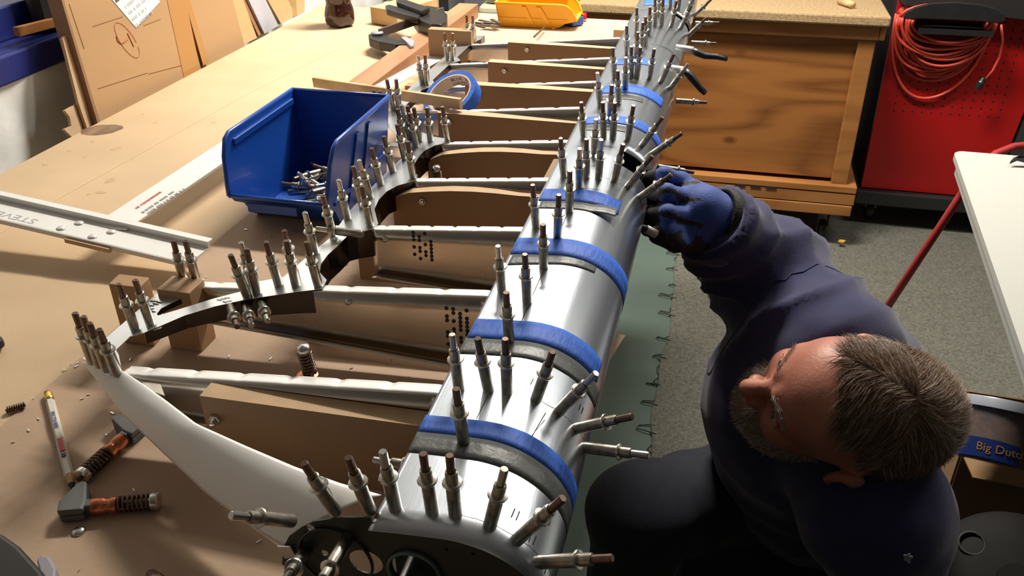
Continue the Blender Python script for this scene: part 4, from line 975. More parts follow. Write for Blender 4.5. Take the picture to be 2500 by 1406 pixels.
# big flattened carton
xb, xt = -1.075, -1.135
def card_pt(px, py, k=0.0):
    # plane: x = -1.075 - .22*(z-.80)
    r = ray(px, py); a = -1.075; s_ = -.22; z0 = .84
    t = (a + s_ * (1.42 - z0) - 0) / (r[0] - s_ * r[2]); return Vector(_C + r * t)
cb = empty('cardboard_carton', card_pt(300, 290), 'large brown carton with white shipping label and red marker sign leaning at the bench edge', 'cardboard box')
cn = (card_pt(400, 100) - card_pt(200, 100)).cross(card_pt(400, 200) - card_pt(200, 100)).normalized(); cn = cn if cn.x > 0 else -cn
obj('main_panel', MB().prism([card_pt(*p) for p in [(138, -60), (254, 330), (500, 205), (432, -60)]], -cn * .006), M['card'], cb)
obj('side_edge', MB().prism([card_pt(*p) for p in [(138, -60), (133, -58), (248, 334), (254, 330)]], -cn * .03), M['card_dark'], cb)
def stripe(pts, mt, nm, lift=.0006, parent=cb, **k): return obj(nm, MB().prism([card_pt(*p) + cn * lift for p in pts], cn * .0003), mt, parent, **k)
stripe([(394, -60), (452, 205), (492, 190), (440, -60)], M['pack_tape'], 'packing_tape', label='shiny brown packing tape')
stripe([(268, -6), (331, 68), (390, 4), (330, -60)], M['white'], 'shipping_label', .0008, label='white shipping label')
stripe([(276, -6), (282, 8), (292, 0), (284, -14)], mat('grey_block', (.10, .10, .10), .6), 'label_print', .0012)
lb = MB(); Mx = frame(card_pt(306, 22) + cn * .0013, cn, card_pt(330, 2) - card_pt(306, 22))
print_rows(lb, Mx, 4, .065, .006, .013, 8)
obj('label_print', lb, mat('print_grey', (.42, .42, .42), .6), cb, kind='stuff')
def stroke(pts, wd, mt, nm):
    mb = MB(); P = [card_pt(*p) + cn * .0008 for p in pts]
    mb.tube(P, wd, 5, flat=.2); return obj(nm, mb, mt, cb)
ell = [(309 + 33 * math.cos(a) * .82 - 41 * math.sin(a) * -.35, 98 + 40 * math.sin(a) + 16 * math.cos(a)) for a in [i * 2 * math.pi / 28 for i in range(28)]]
stroke(ell, .0006, M['red_ink'], 'marker_circle'); stroke([(310, 81), (318, 98), (326, 115)], .0011, M['red_ink'], 'marker_stroke')
stroke([(283, 89), (285, 99), (294, 107), (303, 103), (312, 95)], .0014, M['red_ink'], 'marker_stroke')
M['crease'] = mat('crease', (.40, .23, .11), .8)
# creases
for pts in ([(226, 64), (300, 40)], [(392, 46), (350, 62)], [(238, 216), (360, 177)], [(362, 180), (446, 158)], [(168, 10), (205, 120)]): stroke(pts, .0006, M['crease'], 'crease')
def panel2(pts, mt, name, label, cat, th=.006, back=0.0):
    P = [card_pt(*p) - cn * back for p in pts]; return thing(name, MB().prism(P, -cn * th), mt, label, cat, bevel=.0004)
panel2([(418, -60), (500, 184), (610, 128), (562, -60)], M['card'], 'cardboard_sheet', 'second brown cardboard sheet leaning right of the labelled carton', 'cardboard box', back=.009)
stripe([(446, -60), (512, 152), (498, 160), (436, -60)], M['pack_tape'], 'clear_tape', -.002)
panel2([(560, -60), (606, 108), (642, 90), (588, -60)], M['pine'], 'plywood_strip', 'pale plywood strip right of the cardboard sheet', 'board', back=.0165)
panel2([(590, -50), (652, 84), (662, 78), (606, -50)], M['cedar'], 'brown_lath', 'narrow brown lath beside the pale plywood strip', 'board', back=.024)
panel2([(600, -50), (660, 80), (694, 60), (640, -50)], mat('grey_white_board', (.45, .45, .50), .5), 'white_board', 'grey-white board leaning among the wood strips', 'board', back=.0165)
panel2([(648, -50), (706, 54), (742, 36), (700, -50)], M['pine'], 'pine_stud', 'pale pine stud leaning at the far left of the bench', 'board', back=.024, th=.03)
panel2([(728, -50), (734, 38), (752, 28), (752, -50)], M['pine'], 'pine_stud', 'thin upright pine stud left of the cola bottle', 'board', back=.01, th=.03)
# notched board peeping out behind the carton
panel2([(166, 92), (172, 84), (190, 92), (250, 300), (226, 312), (205, 250)], M['mdf_edge'], 'tan_board', 'thin tan board edge behind the carton\'s left side', 'board', back=.012)
panel2([(180, 266), (215, 246), (246, 300), (240, 318), (196, 330), (178, 312), (196, 304), (192, 282)], M['mdf_edge'], 'notched_offcut', 'notched tan MDF offcut standing between wall and carton', 'board', back=.020)
# stick on the blue ledge
A = on_x(40, 78, -1.205); B = on_x(165, 46, -1.205); bar_thing('wood_lath', A, B + (B - A) * .15, .012, .016, M['ply_frame'], 'orange-brown wood lath lying on the blue ledge', 'wood stick')
q = MB().span((-1.248, 1.37, 1.026), (-1.205, 1.80, 1.16)); thing('dark_cloth', q, M['dark'], 'dark cloth bundle on the blue ledge behind the carton', 'cloth', bevel=.02)

# ------------------------------------------------------------------ wooden cabinet on casters
CY = 2.90
cab = empty('rolling_cabinet', (.03, CY + .28, 0), 'orange varnished plywood cabinet on casters with a particle-board top', 'cabinet')
xL, xR = -.452, .470
def cbx(nm, a, b, mt, bev=.003, **k): return obj(nm, MB().span(a, b), mt, cab, bevel=bev, **k)
cbx('top_slab', (xL - .02, CY - .03, .768), (xR + .022, CY + .62, .800), M['chip'], .006)
cbx('apron', (xL, CY - .008, .722), (xR, CY + .012, .767), M['ply_frame'])
cbx('corner_block', (xR + .001, CY - .008, .722), (xR + .018, CY + .03, .767), M['ply_frame'])
cbx('front_panel', (xL + .03, CY + .014, .25), (xR - .055, CY + .030, .722), M['ply'], .0005, label='front plywood panel with flowing grain and knots')
cbx('post', (xR - .056, CY, .235), (xR - .004, CY + .04, .721), M['ply_frame'])
cbx('post', (xL, CY, .235), (xL + .05, CY + .04, .721), M['ply_frame'])
cbx('side_panel', (xR - .012, CY + .041, .235), (xR - .002, CY + .60, .766), M['ply'], .0005)
cbx('side_panel', (xL, CY + .041, .235), (xL + .010, CY + .60, .766), M['ply'], .0005)
cbx('back_panel', (xL, CY + .60, .235), (xR, CY + .61, .766), M['ply'], .0005)
cbx('base_ledge', (xL - .02, CY - .02, .212), (xR + .028, CY + .61, .236), M['ply_frame'])
cbx('base_rail', (xL - .02, CY - .018, .168), (xR + .028, CY + .60, .210), M['ply_frame'])
cbx('base_rail', (xL - .02, CY - .020, .128), (xR + .024, CY + .60, .166), M['ply_frame'])
for k in range(3): cbx('slot', (.10 + k * .052, CY - .0215, .2065), (.135 + k * .052, CY - .0195, .2125), M['dark'], 0)
def caster(x, y):
    q = MB(); q.smooth = True; q.lathe([(.030, -.012), (.036, -.010), (.037, 0), (.036, .010), (.030, .012)], 24, frame((x, y, .037), (1, 0, .0))); w_ = obj('caster_wheel', q, M['black'], cab)
    obj('caster_fork', MB().prism([Vector((x + .016, y - .016, .05)), Vector((x + .016, y + .016, .05)), Vector((x + .016, y + .03, .125)), Vector((x + .016, y - .03, .125))], (.002, 0, 0)).prism([Vector((x - .018, y - .016, .03)), Vector((x - .018, y + .016, .03)), Vector((x - .018, y + .03, .125)), Vector((x - .018, y - .03, .125))], (.002, 0, 0)), M['dark_steel'], cab)
for x in (xR - .05, xL + .06):
    for y in (CY + .06, CY + .54): caster(x, y)
q = MB(); q.smooth = True; A = on_z(2080, 4, .822); q.tube([(A.x - .03, A.y + .06, .812), (A.x + .005, A.y - .0, .812)], .011, 12); thing('wood_dowel', q, M['pine_x'], 'round wooden dowel end on the cabinet top', 'dowel')
c_ = on_z(2054, 590, .024); q = MB(); q.prism([c_ + Vector(v) for v in [(-.012, -.006, 0), (.004, -.012, 0), (.014, -.002, .004), (.006, .008, .002), (-.006, .010, 0)]], (0, 0, .003)); thing('yellow_scrap', q, mat('yellow_scrap', (.50, .30, .03), .7), 'crumpled yellow scrap by the cabinet caster', 'scrap')
# grey locker behind and jugs at the far end (below and behind the bench)
q = MB().span((-1.0, 3.35, 0), (-.50, 3.8, 1.15)); thing('grey_locker', q, mat('grey_blue_metal', (.17, .18, .20), .45), 'plain blue-grey metal locker behind the far end of the bench', 'locker', bevel=.006)
def jug(x, y, label):
    r = empty('plastic_jug', (x, y, .0), label, 'jug', 'cream jugs beyond the bench')
    q = MB(); q.box((x, y, .46), (.13, .10, .92)); 
    q = MB(); q.smooth = False; q.box((x, y, .70), (.14, .11, .22)); q.box((x, y, .835), (.10, .08, .05)); obj('body', q, mat('cream_plastic', (.42, .40, .28), .5), r, bevel=.02, seg=3)
    q = MB(); q.lathe([(.022, .855), (.022, .885), (.001, .886)], 16, frame((x, y, 0), (0, 0, 1))); obj('cap', q, M['black'], r)
    q = MB(); q.box((x, y, .295), (.30, .26, .585)); obj('stand', q, M['dark'], r)
jug(-1.02, 2.75, 'cream plastic jug left of the upright stud past the bench')
jug(-.70, 2.78, 'cream plastic jug right of the upright stud past the bench')
q = MB().span((-.885, 2.50, 0), (-.835, 2.54, 1.25)); thing('upright_stud', q, M['pine'], 'upright pine stud standing beyond the bench between the cream jugs', 'board', bevel=.002)
q = MB().span((-1.20, 2.66, 0), (-1.0, 2.72, .88)); 
q = MB().span((-1.15, 2.95, 0), (-.98, 3.1, 1.15)); thing('dark_cabinet', q, M['dark'], 'dark equipment case beyond the cola bottle', 'case', bevel=.01)

# ------------------------------------------------------------------ red pegboard chest with hose, black base
RY = 3.10
red = empty('tool_cart', (.78, RY + .3, 0), 'bright red tool cart with a pegboard side and black plastic base', 'tool cart')
hl_ = []
panel = MB(); P = [Vector((.548, RY, .150)), Vector((.975, RY, .150)), Vector((1.03, RY, .80)), Vector((.541, RY, .80))]
obj('red_panel', MB().prism(P, (0, .02, 0)), M['red'], red, label='red enamelled pegboard panel')
pg = MB()
for i in range(12):
    for j in range(14):
        x = .60 + i * .030; z = .44 + j * .026
        if z > .80: continue
        pg.prism([Vector((x + .0035 * math.cos(a), RY - .0004, z + .0035 * math.sin(a))) for a in [k * math.pi / 3 for k in range(6)]], (0, .0003, 0))
obj('peg_holes', pg, M['dark'], red, kind='stuff')
obj('carcass', MB().span((.548, RY + .021, .150), (1.06, RY + .6, .86)), M['dark'], red)
obj('side_post', MB().prism([Vector((.985, RY - .01, .150)), Vector((1.06, RY - .01, .150)), Vector((1.12, RY - .01, .86)), Vector((1.045, RY - .01, .86))], (0, .03, 0)), mat('dark_grey_enamel', (.035, .037, .037), .45), red)
obj('base', MB().span((.53, RY - .03, .095), (1.10, RY + .6, .146)), M['black'], red, bevel=.006)
for x in (.60, 1.02):
    q = MB(); q.smooth = True; q.lathe([(.03, -.014), (.036, -.012), (.036, .012), (.03, .014)], 20, frame((x, RY + .05, .047), (1, 0, 0))); obj('caster_wheel', q, M['black'], red)
    obj('caster_fork', MB().span((x - .02, RY + .03, .06), (x + .02, RY + .07, .094)), M['dark_steel'], red)
obj('top_tray', MB().prism([Vector((.541, RY - .06, .800)), Vector((1.06, RY - .06, .760)), Vector((1.08, RY - .06, .86)), Vector((.541, RY - .06, .87))], (0, .5, 0)), M['dark'], red, bevel=.01)
# cord hanger: curved black shelf
hg = empty('cord_hanger', (.72, RY - .05, .72), 'curved black plastic hanger carrying the coiled red cord', 'hanger')
q = MB(); pts = [on_y(a, b, RY - .112) for a, b in [(2206, 42), (2212, 30), (2235, 18), (2275, 8), (2330, 5), (2390, 10), (2430, 20), (2452, 34), (2456, 52), (2440, 55), (2380, 52), (2300, 48), (2250, 46), (2215, 48)]]
q.prism(pts, (0, .012, 0)); obj('bracket', q, M['black'], hg, bevel=.004)
obj('saddle', MB().span((.60, RY - .10, .725), (.82, RY - .001, .742)), M['black'], hg)
# cord loops: real hanging coils
cord = MB(); cord.smooth = True; random.seed(12)
for k in range(15):
    xa = on_y(2200 + (k % 5) * 9, 30, RY - .06).x; xc = on_y(2440 - (k % 4) * 8, 30, RY - .06).x; dep = [.245, .19, .18, .175, .165, .16, .15, .145, .135, .12, .11, .10, .085, .07, .06][k]
    zt_ = .765; mid = (xa + xc) / 2 + random.uniform(-.03, .02); yy = RY - .012 - .0048 * k
    pts = []
    for i in range(25):
        t = i / 24; a = math.pi * t; wv = .006 * math.sin(3 * a + k * 1.7)
        x = mid + (xa - mid) * math.cos(a) * (1.04 if t < .5 else 1) if t < .5 else mid + (xc - mid) * -math.cos(a)
        z = zt_ - dep * 1.1 * (math.sin(a) ** .8) + wv * .6
        pts.append((x + wv * .5, yy + .003 * math.sin(2 * a + k), z))
    cord.tube(pts, .0052, 8, caps=True)
    top_ = [(mid + (xa - mid) * math.cos(math.pi * i / 12), yy, zt_ + .045 * math.sin(math.pi * i / 12)) for i in range(13)]
    cord.tube([(p[0] if i < 6 else mid + (xc - mid) * -math.cos(math.pi * i / 12), p[1], p[2]) for i, p in enumerate(top_)], .0052, 8)
tl = [on_y(a, b, RY - .065) for a, b in [(2444, 60), (2448, 100), (2440, 140), (2424, 172), (2404, 196)]]; cord.tube(tl, .0042, 8)
co = obj('extension_cord', cord, M['hose']); props(co, 'red extension cord coiled in many loops on the black hanger', 'cord')
q = MB(); A = on_y(2402, 190, RY - .065); B = on_y(2386, 216, RY - .065); d = B - A; q.tube([A, A + d * .3, A + d * .4, B], [.006, .010, .012, .011], 10); obj('plug', q, M['black'], co)
# black jacket-like mass above
q = MB().span((.50, RY + .03, .875), (1.3, RY + .5, 1.2)); thing('black_case', q, M['dark'], 'black case standing on top of the red tool cart', 'case', bevel=.02)

# ------------------------------------------------------------------ white folding table at the right edge
tb = empty('folding_table', (.80, 1.3, 0), 'white plastic folding table cut by the right edge', 'table')
zt = .74
c0 = on_z(2330, 372, zt); c1 = on_z(2500, 862, zt); ed = (c1 - c0).normalized(); wd_ = Vector((-ed.y, ed.x, 0)); wd_ = wd_ if wd_.x > 0 else -wd_
fardir = (on_z(2500, 366, zt) - on_z(2350, 354, zt)).normalized()
rr_ = .022; corner = c0 + Vector((0, .012, 0))
loop = []
cc = corner + ed * rr_ + fardir * rr_
for i in range(7):
    t = i / 6; a = -ed * 1.0; b_ = -fardir
    loop.append(cc + b_ * rr_ * math.cos(t * math.pi / 2) + (-ed) * rr_ * math.sin(t * math.pi / 2))
loop += [corner + fardir * .75, corner + fardir * .75 + ed * 1.3, corner + ed * 1.3]
obj('table_top', MB().prism(loop, (0, 0, -.014)), M['hdpe'], tb, bevel=.004, seg=3)
lp2 = [p + (cc + fardir * .35 + ed * .6 - p) * .02 for p in loop]
obj('rim', MB().prism([p - Vector((0, 0, .015)) for p in lp2], (0, 0, -.026)), M['hdpe'], tb, bevel=.004, seg=3)
for k in (.35, 1.1):
    a = corner + ed * k + fardir * .55; q = MB(); q.smooth = True; q.tube([a - Vector((0, 0, .04)), Vector((a.x, a.y, .02))], .014, 10)
    a2 = a + fardir * .18; q.tube([a2 - Vector((0, 0, .04)), Vector((a2.x, a2.y, .02))], .014, 10); obj('leg', q, M['alu_dull'], tb)
bw = on_z(2485, 398, zt + .006)
bfl = empty('binder_clip', bw, 'small black tool lying at the far corner of the white table', 'tool')
q = MB(); q.prism([bw + Vector(v) for v in [(-.018, -.010, 0), (-.004, -.004, .006), (.012, -.008, .004), (.03, .008, .004), (.03, .018, .004), (.002, .004, .010), (-.010, .002, .004)]], (0, 0, .006)); obj('body', q, M['black'], bfl)
# red rod crossing below the table
q = MB(); q.smooth = True
q.tube([on_z(2118, 826, .12) , on_z(2140, 790, .22), on_z(2350, 470, .66), on_z(2392, 412, .70), on_z(2430, 376, .715), on_z(2475, 358, .72), on_z(2560, 350, .72)], [.0095, .0095, .0085, .0085, .0085, .0085, .0085], 12)
thing('red_pole', q, M['red_dull'], 'thin red metal pole slanting from the floor up behind the white table', 'pole')

# ------------------------------------------------------------------ cardboard box with snack tub, grey disc at lower right
bx = empty('open_carton', (.70, 1.50, .024), 'dark open cardboard box at the right edge holding the pretzel tub', 'cardboard box')
BZ = .30
far_l, far_r = on_z(2345, 950, BZ), on_z(2520, 978, BZ)
near_l = on_z(2348, 1110, BZ); near_r = near_l + (far_r - far_l)
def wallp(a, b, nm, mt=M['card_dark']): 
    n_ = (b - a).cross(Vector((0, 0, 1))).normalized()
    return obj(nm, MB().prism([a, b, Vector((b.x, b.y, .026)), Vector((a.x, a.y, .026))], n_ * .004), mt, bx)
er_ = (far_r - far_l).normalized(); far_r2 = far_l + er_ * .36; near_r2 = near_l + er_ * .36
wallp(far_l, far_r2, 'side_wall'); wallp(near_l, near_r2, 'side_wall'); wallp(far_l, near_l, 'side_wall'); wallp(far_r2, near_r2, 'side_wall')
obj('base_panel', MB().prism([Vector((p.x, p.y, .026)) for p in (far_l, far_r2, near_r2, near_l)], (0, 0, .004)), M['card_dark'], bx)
fz = on_z(2375, 1168, BZ - .02); fl_ = MB().prism([near_l, near_r2, near_r2 + Vector((0, -.05, -.02)), fz], (0, 0, .003)); obj('flap', fl_, M['card'], bx, label='lighter tan front flap')
tB = at_depth(2424, 1132, 1.56); tub = empty('snack_tub', tB, 'clear plastic tub of pretzels with a blue label inside the dark carton', 'tub')
TF = frame(tB, (.10, .60, .79), (1, -.12, 0)); tr_ = .066; tH = .098
def tl_(prof_, n=36, closed=False, mt=None, nm='wall', **k):
    q = MB(); q.smooth = True; q.lathe(prof_, n, TF, closed=closed); return obj(nm, q, mt, tub, autos=True, **k)
M['clear'] = mat('clear_plastic', (.60, .60, .62), .10, trans=.85); M['clear'].node_tree.nodes['Principled BSDF'].inputs['IOR'].default_value = 1.1
tl_([(tr_ - .003, 0), (tr_ - .002, .02), (tr_, tH)], mt=M['clear'])
tl_([(tr_ + .001, tH - .004), (tr_ + .005, tH - .003), (tr_ + .005, tH + .012), (tr_ + .003, tH + .015), (.001, tH + .015)], mt=mat('frosted_lid', (.42, .45, .52), .3), nm='lid')
tl_([(tr_ - .004, .001), (tr_ - .003, tH * .86), (tr_ - .02, tH * .9), (.001, tH * .92)], mt=mat('pretzel_brown', (.26, .10, .03), .6, color2=(.07, .025, .008), vscale=55, bump=1.0, bscale=60), nm='contents', kind='stuff', label='brown pretzels')
q = MB(); q.smooth = True; q.grid(lambda u, v: TF @ Vector(((tr_ + .0008) * math.cos(-2.9 + u * 1.7), (tr_ + .0008) * math.sin(-2.9 + u * 1.7), .002 + .034 * v + .004 * math.sin(math.pi * u))), 24, 3); obj('label_band', q, mat('blue_label', (.008, .025, .14), .35), tub)
tm = text_mb('Big Dutch', .020, Matrix.Identity(4), .0002); bt_ = MB(); vv = []
for v in tm.v:
    a = -2.25 + v[0] / tr_; vv.append(TF @ Vector(((tr_ + .0018 + v[2]) * math.cos(a), (tr_ + .0018 + v[2]) * math.sin(a), .018 + v[1])))
bt_.add(vv, tm.f); obj('lettering', bt_, mat('gold_ink', (.34, .17, .03), .5), tub)
dc = on_z(2490, 1400, .30); ds = empty('grey_disc', (dc.x, dc.y, .02), 'dark grey plastic machine cover with round boss at the lower right corner', 'machine')
q = MB(); q.smooth = True; Fm = frame((dc.x, dc.y, .27), (-.20, -.40, .88)); q.lathe([(.001, .026), (.028, .028), (.030, .022), (.07, .020), (.118, .010), (.130, 0), (.130, -.03)], 48, Fm); obj('cover', q, M['grey_pl'] if False else mat('dark_grey_plastic', (.009, .010, .009), .7, spec=.2), ds, autos=True)
q = MB(); q.smooth = True; q.lathe([(.007, 0), (.007, .0145), (.0045, .0152), (.0045, .010)], 14, Fm @ Matrix.Translation((-.070, -.015, .004))); obj('hole', q, M['dark'], ds)
q = MB(); q.smooth = True; q.lathe([(.022, .0), (.022, .0175), (.019, .0185), (.018, .0175)], 24, Fm @ Matrix.Translation((-.060, .060, .002)), closed=True); obj('emblem_ring', q, mat('dark_grey_plastic2', (.022, .025, .022), .6), ds)
obj('stand', MB().box((dc.x + .02, dc.y + .03, .14), (.12, .12, .20)), M['dark'], ds)

# ------------------------------------------------------------------ smooth-union surfaces for the person
def sd_cone(P, a, b, ra, rb):
    a = np.array(a, float); b = np.array(b, float); ab = b - a; t = np.clip((P - a) @ ab / max(ab @ ab, 1e-9), 0, 1)
    return np.linalg.norm(P - a - t[:, None] * ab, axis=1) - (ra + (rb - ra) * t)
def sd_ell(P, c, r, Rm=None):
    q = P - np.array(c, float)
    if Rm is not None: q = q @ Rm
    r = np.array(r, float); k0 = np.linalg.norm(q / r, axis=1); k1 = np.linalg.norm(q / (r * r), axis=1) + 1e-9
    return k0 * (k0 - 1) / k1
def smin(a, b, k):
    h = np.clip(.5 + .5 * (b - a) / k, 0, 1); return b + (a - b) * h - k * h * (1 - h)
def smax(a, b, k): return -smin(-a, -b, k)
def surface_nets(fn, lo, hi, h, iters=3):
    lo = np.array(lo, float); n = [int(math.ceil((hi[i] - lo[i]) / h)) + 1 for i in range(3)]
    gx = [lo[i] + h * np.arange(n[i]) for i in range(3)]
    G = np.stack(np.meshgrid(*gx, indexing='ij'), -1).reshape(-1, 3)
    val = np.concatenate([fn(G[i:i + 200000]) for i in range(0, len(G), 200000)]).reshape(n)
    c = [m_ - 1 for m_ in n]; acc = np.zeros(c + [3]); cnt = np.zeros(c)
    idx = np.stack(np.meshgrid(*[np.arange(q) for q in c], indexing='ij'), -1).astype(float)
    corners = [(i, j, k) for i in (0, 1) for j in (0, 1) for k in (0, 1)]
    def V_(o): return val[o[0]:o[0] + c[0], o[1]:o[1] + c[1], o[2]:o[2] + c[2]]
    for a in corners:
        for ax in range(3):
            if a[ax]: continue
            b = list(a); b[ax] = 1; va, vb = V_(a), V_(b); m_ = (va < 0) != (vb < 0)
            t = np.where(m_, va / np.where(m_, va - vb, 1), 0)
            p = np.array(a, float) + np.zeros(c + [3]); p[..., ax] += t
            acc += np.where(m_[..., None], p, 0); cnt += m_
    has = cnt > 0; ids = -np.ones(c, int); ids[has] = np.arange(has.sum())
    V = lo + h * (idx[has] + acc[has] / cnt[has][:, None])
    F_ = []
    for ax in range(3):
        o1, o2 = [(1, 2), (2, 0), (0, 1)][ax]
        s0 = [slice(1, n[i] - 1) for i in range(3)]; s0[ax] = slice(0, n[ax] - 1)
        s1 = list(s0); s1[ax] = slice(1, n[ax])
        a_, b_ = val[tuple(s0)], val[tuple(s1)]; m_ = (a_ < 0) != (b_ < 0); I = np.argwhere(m_)
        off = np.array([1, 1, 1]); off[ax] = 0; I = I + off
        e1 = np.zeros(3, int); e1[o1] = 1; e2 = np.zeros(3, int); e2[o2] = 1
        q = [ids[tuple((I - x).T)] for x in (0 * e1, e1, e1 + e2, e2)]
        Q = np.stack(q, 1); flip = (a_[m_] < 0); Q[~flip] = Q[~flip][:, ::-1]; F_.append(Q)
    F_ = np.concatenate(F_); F_ = F_[(F_ >= 0).all(1)]
    e = h * .2
    def grad(P): return np.stack([(fn(P + np.eye(3)[i] * e) - fn(P - np.eye(3)[i] * e)) / (2 * e) for i in range(3)], 1)
    for _ in range(iters):
        g = grad(V); d = fn(V); V = V - g * (d / np.maximum((g * g).sum(1), 1e-6))[:, None] * .9
    g = grad(V); g /= np.linalg.norm(g, axis=1)[:, None] + 1e-9
    return V, F_, g
def mesh_np(name, V, F_, mats, parent, midx=None, smooth=True, label=None, kind=None):
    me = bpy.data.meshes.new(name); o = bpy.data.objects.new(name, me); COL.objects.link(o); o.parent = parent
    V = V - np.array(origin_of(parent)); me.from_pydata(V.tolist(), [], F_.tolist())
    for q in (mats if isinstance(mats, (list, tuple)) else [mats]): me.materials.append(q)
    if midx is not None: me.polygons.foreach_set('material_index', midx.astype(np.int32))
    me.polygons.foreach_set('use_smooth', [smooth] * len(me.polygons)); me.update()
    if label: o['label'] = label
    if kind: o['kind'] = kind
    return o
def vnoise(P, s, seed=0):
    r = np.random.RandomState(seed); out = np.zeros(len(P))
    for k in range(6):
        d = r.normal(size=3); d /= np.linalg.norm(d); out += np.sin(P @ d * s * (1 + .35 * k) + r.uniform(0, 6.28)) / (1 + .4 * k)
    return out / 3

def AD(px, py, d): return np.array(at_depth(px, py, d))
per = empty('person', AD(1990, 1250, 1.5) * np.array([1, 1, 0]) + np.array([0, 0, .024]), 'man with short grey-brown hair and beard kneeling beside the bench, arm raised under the skin', 'person')
# key joints
neck = AD(2085, 1010, 1.15); headc = AD(2066, 992, 1.02)
sh_r = AD(2015, 850, 1.13); el_r = AD(1872, 672, 1.22); wr_r = AD(1738, 540, 1.13)
sh_l = AD(2140, 1262, 1.05); el_l = AD(2180, 1500, 1.20); wr_l = AD(1960, 1580, 1.35)
chest = AD(1985, 1000, 1.24); belly = AD(2000, 1130, 1.44); hip = AD(2060, 1210, 1.58)
kn_u = AD(1560, 1262, 1.31); hip_u = hip + np.array([-.05, .09, -.02]); an_u = np.array([kn_u[0] - .02, kn_u[1] + .02, .10])
kn_d = AD(1660, 1400, 1.62); hip_d = hip + np.array([-.03, -.10, -.03]); an_d = np.array([kn_d[0] + .40, kn_d[1] - .02, .075])
M['navy'] = mat('navy_cotton', (.020, .022, .095), .85, var=.15, vscale=40, bump=.25, bscale=700, sheen=.25)
M['trouser'] = mat('dark_blue_denim', (.020, .024, .042), .85, var=.25, vscale=60, bump=.3, bscale=600, sheen=.1)
def jacket(P):
    d = sd_cone(P, chest + (sh_r - chest) * .05, belly, .158, .155)
    d = smin(d, sd_cone(P, belly, hip, .150, .165), .05)
    d = smin(d, sd_cone(P, sh_r * .93 + sh_l * .07, sh_l * .93 + sh_r * .07, .075, .078), .06)
    d = smin(d, sd_cone(P, sh_r, el_r, .092, .080), .045)
    fa = (wr_r - el_r) / np.linalg.norm(wr_r - el_r)
    d = smin(d, smax(sd_cone(P, el_r, wr_r + fa * .05, .080, .050), (P - wr_r) @ fa, .006), .03)
    d = smin(d, sd_cone(P, sh_l, el_l, .078, .062), .05)
    d = smin(d, sd_cone(P, el_l, wr_l, .060, .043), .03)
    d = smin(d, sd_cone(P, neck, chest, .072, .11), .04)
    return d
lo = np.minimum.reduce([sh_r, el_r, wr_r, sh_l, el_l, wr_l, hip, chest]) - .2; hi = np.maximum.reduce([sh_r, el_r, wr_r, sh_l, el_l, wr_l, hip, chest]) + .2
V, F_, g = surface_nets(jacket, lo, hi, .008)
def fold(P, a, b, amp, freq, seed):
    ab = b - a; L = np.linalg.norm(ab); t = ((P - a) @ ab) / (L * L); w_ = np.exp(-((t - .5) / .55) ** 2)
    ph = t * L * freq + 1.6 * vnoise(P, 14, seed) + (P @ np.array([3., -2., 4.])) * 2.2
    s_ = np.sin(ph); return amp * w_ * (1.1 - 2 * np.abs(s_) ** .65) * (.45 + .55 * vnoise(P, 9, seed + 20) + .3)
near = lambda P, a, b: np.exp(-(sd_cone(P, a, b, .06, .06) / .05).clip(0) ** 2)
disp = fold(V, sh_r, el_r, .015, 46, 1) * near(V, sh_r, el_r) + fold(V, el_r, wr_r, .008, 55, 2) * near(V, el_r, wr_r) + .006 * vnoise(V, 26, 4) + .003 * vnoise(V, 60, 8)
V = V + g * disp[:, None]
body_root = mesh_np('jacket', V, F_, M['navy'], per, label='dark navy long-sleeved work jacket')
# cuff band
cd_ = Vector(wr_r - el_r).normalized()
q = MB(); q.smooth = True; q.lathe([(.050, -.02), (.055, -.018), (.054, .010), (.046, .012)], 28, frame(Vector(wr_r) - cd_ * .010, cd_), closed=True); obj('cuff', q, M['navy'], body_root)
# armhole seam as a raised ridge
cs = []
for i in range(40):
    a = 2 * math.pi * i / 40; ax_ = (Vector(el_r) - Vector(sh_r)).normalized(); Fm = frame(Vector(sh_r) + ax_ * .075, ax_); p = np.array(Fm @ Vector((.14 * math.cos(a), .14 * math.sin(a), .0))); c0_ = np.array(Fm.translation)
    lo_, hi_ = 0.0, 1.0
    for _ in range(18):
        mm = (lo_ + hi_) / 2; x = c0_ + (p - c0_) * mm
        if jacket(x[None])[0] < 0: lo_ = mm
        else: hi_ = mm
    x = c0_ + (p - c0_) * lo_; kk = int(np.argmin(((V - x) ** 2).sum(1))); cs.append(Vector(V[kk] + g[kk] * .0003))
q = MB(); q.smooth = True; q.tube(cs + [cs[0]], .0009, 6, caps=False); obj('seam', q, M['navy'], body_root)
def pants(P):
    d = sd_cone(P, hip_u, kn_u, .098, .078); d = smin(d, sd_cone(P, kn_u, an_u, .074, .050), .03)
    d = smin(d, sd_cone(P, hip_d, kn_d, .098, .074), .04); d = smin(d, sd_cone(P, kn_d, an_d, .068, .048), .03)
    return smin(d, sd_ell(P, hip, (.16, .17, .13)), .06)
pl_ = [hip_u, kn_u, an_u, kn_d, an_d, hip_d]; V, F_, g = surface_nets(pants, np.minimum.reduce(pl_) - .2, np.maximum.reduce(pl_) + .2, .013)
V = V + g * (.006 * vnoise(V, 24, 5) + fold(V, hip_u, kn_u, .008, 26, 6) * near(V, hip_u, kn_u))[:, None]; V[:, 2] = np.maximum(V[:, 2], .025)
mesh_np('trousers', V, F_, M['trouser'], per, label='dark blue work trousers')
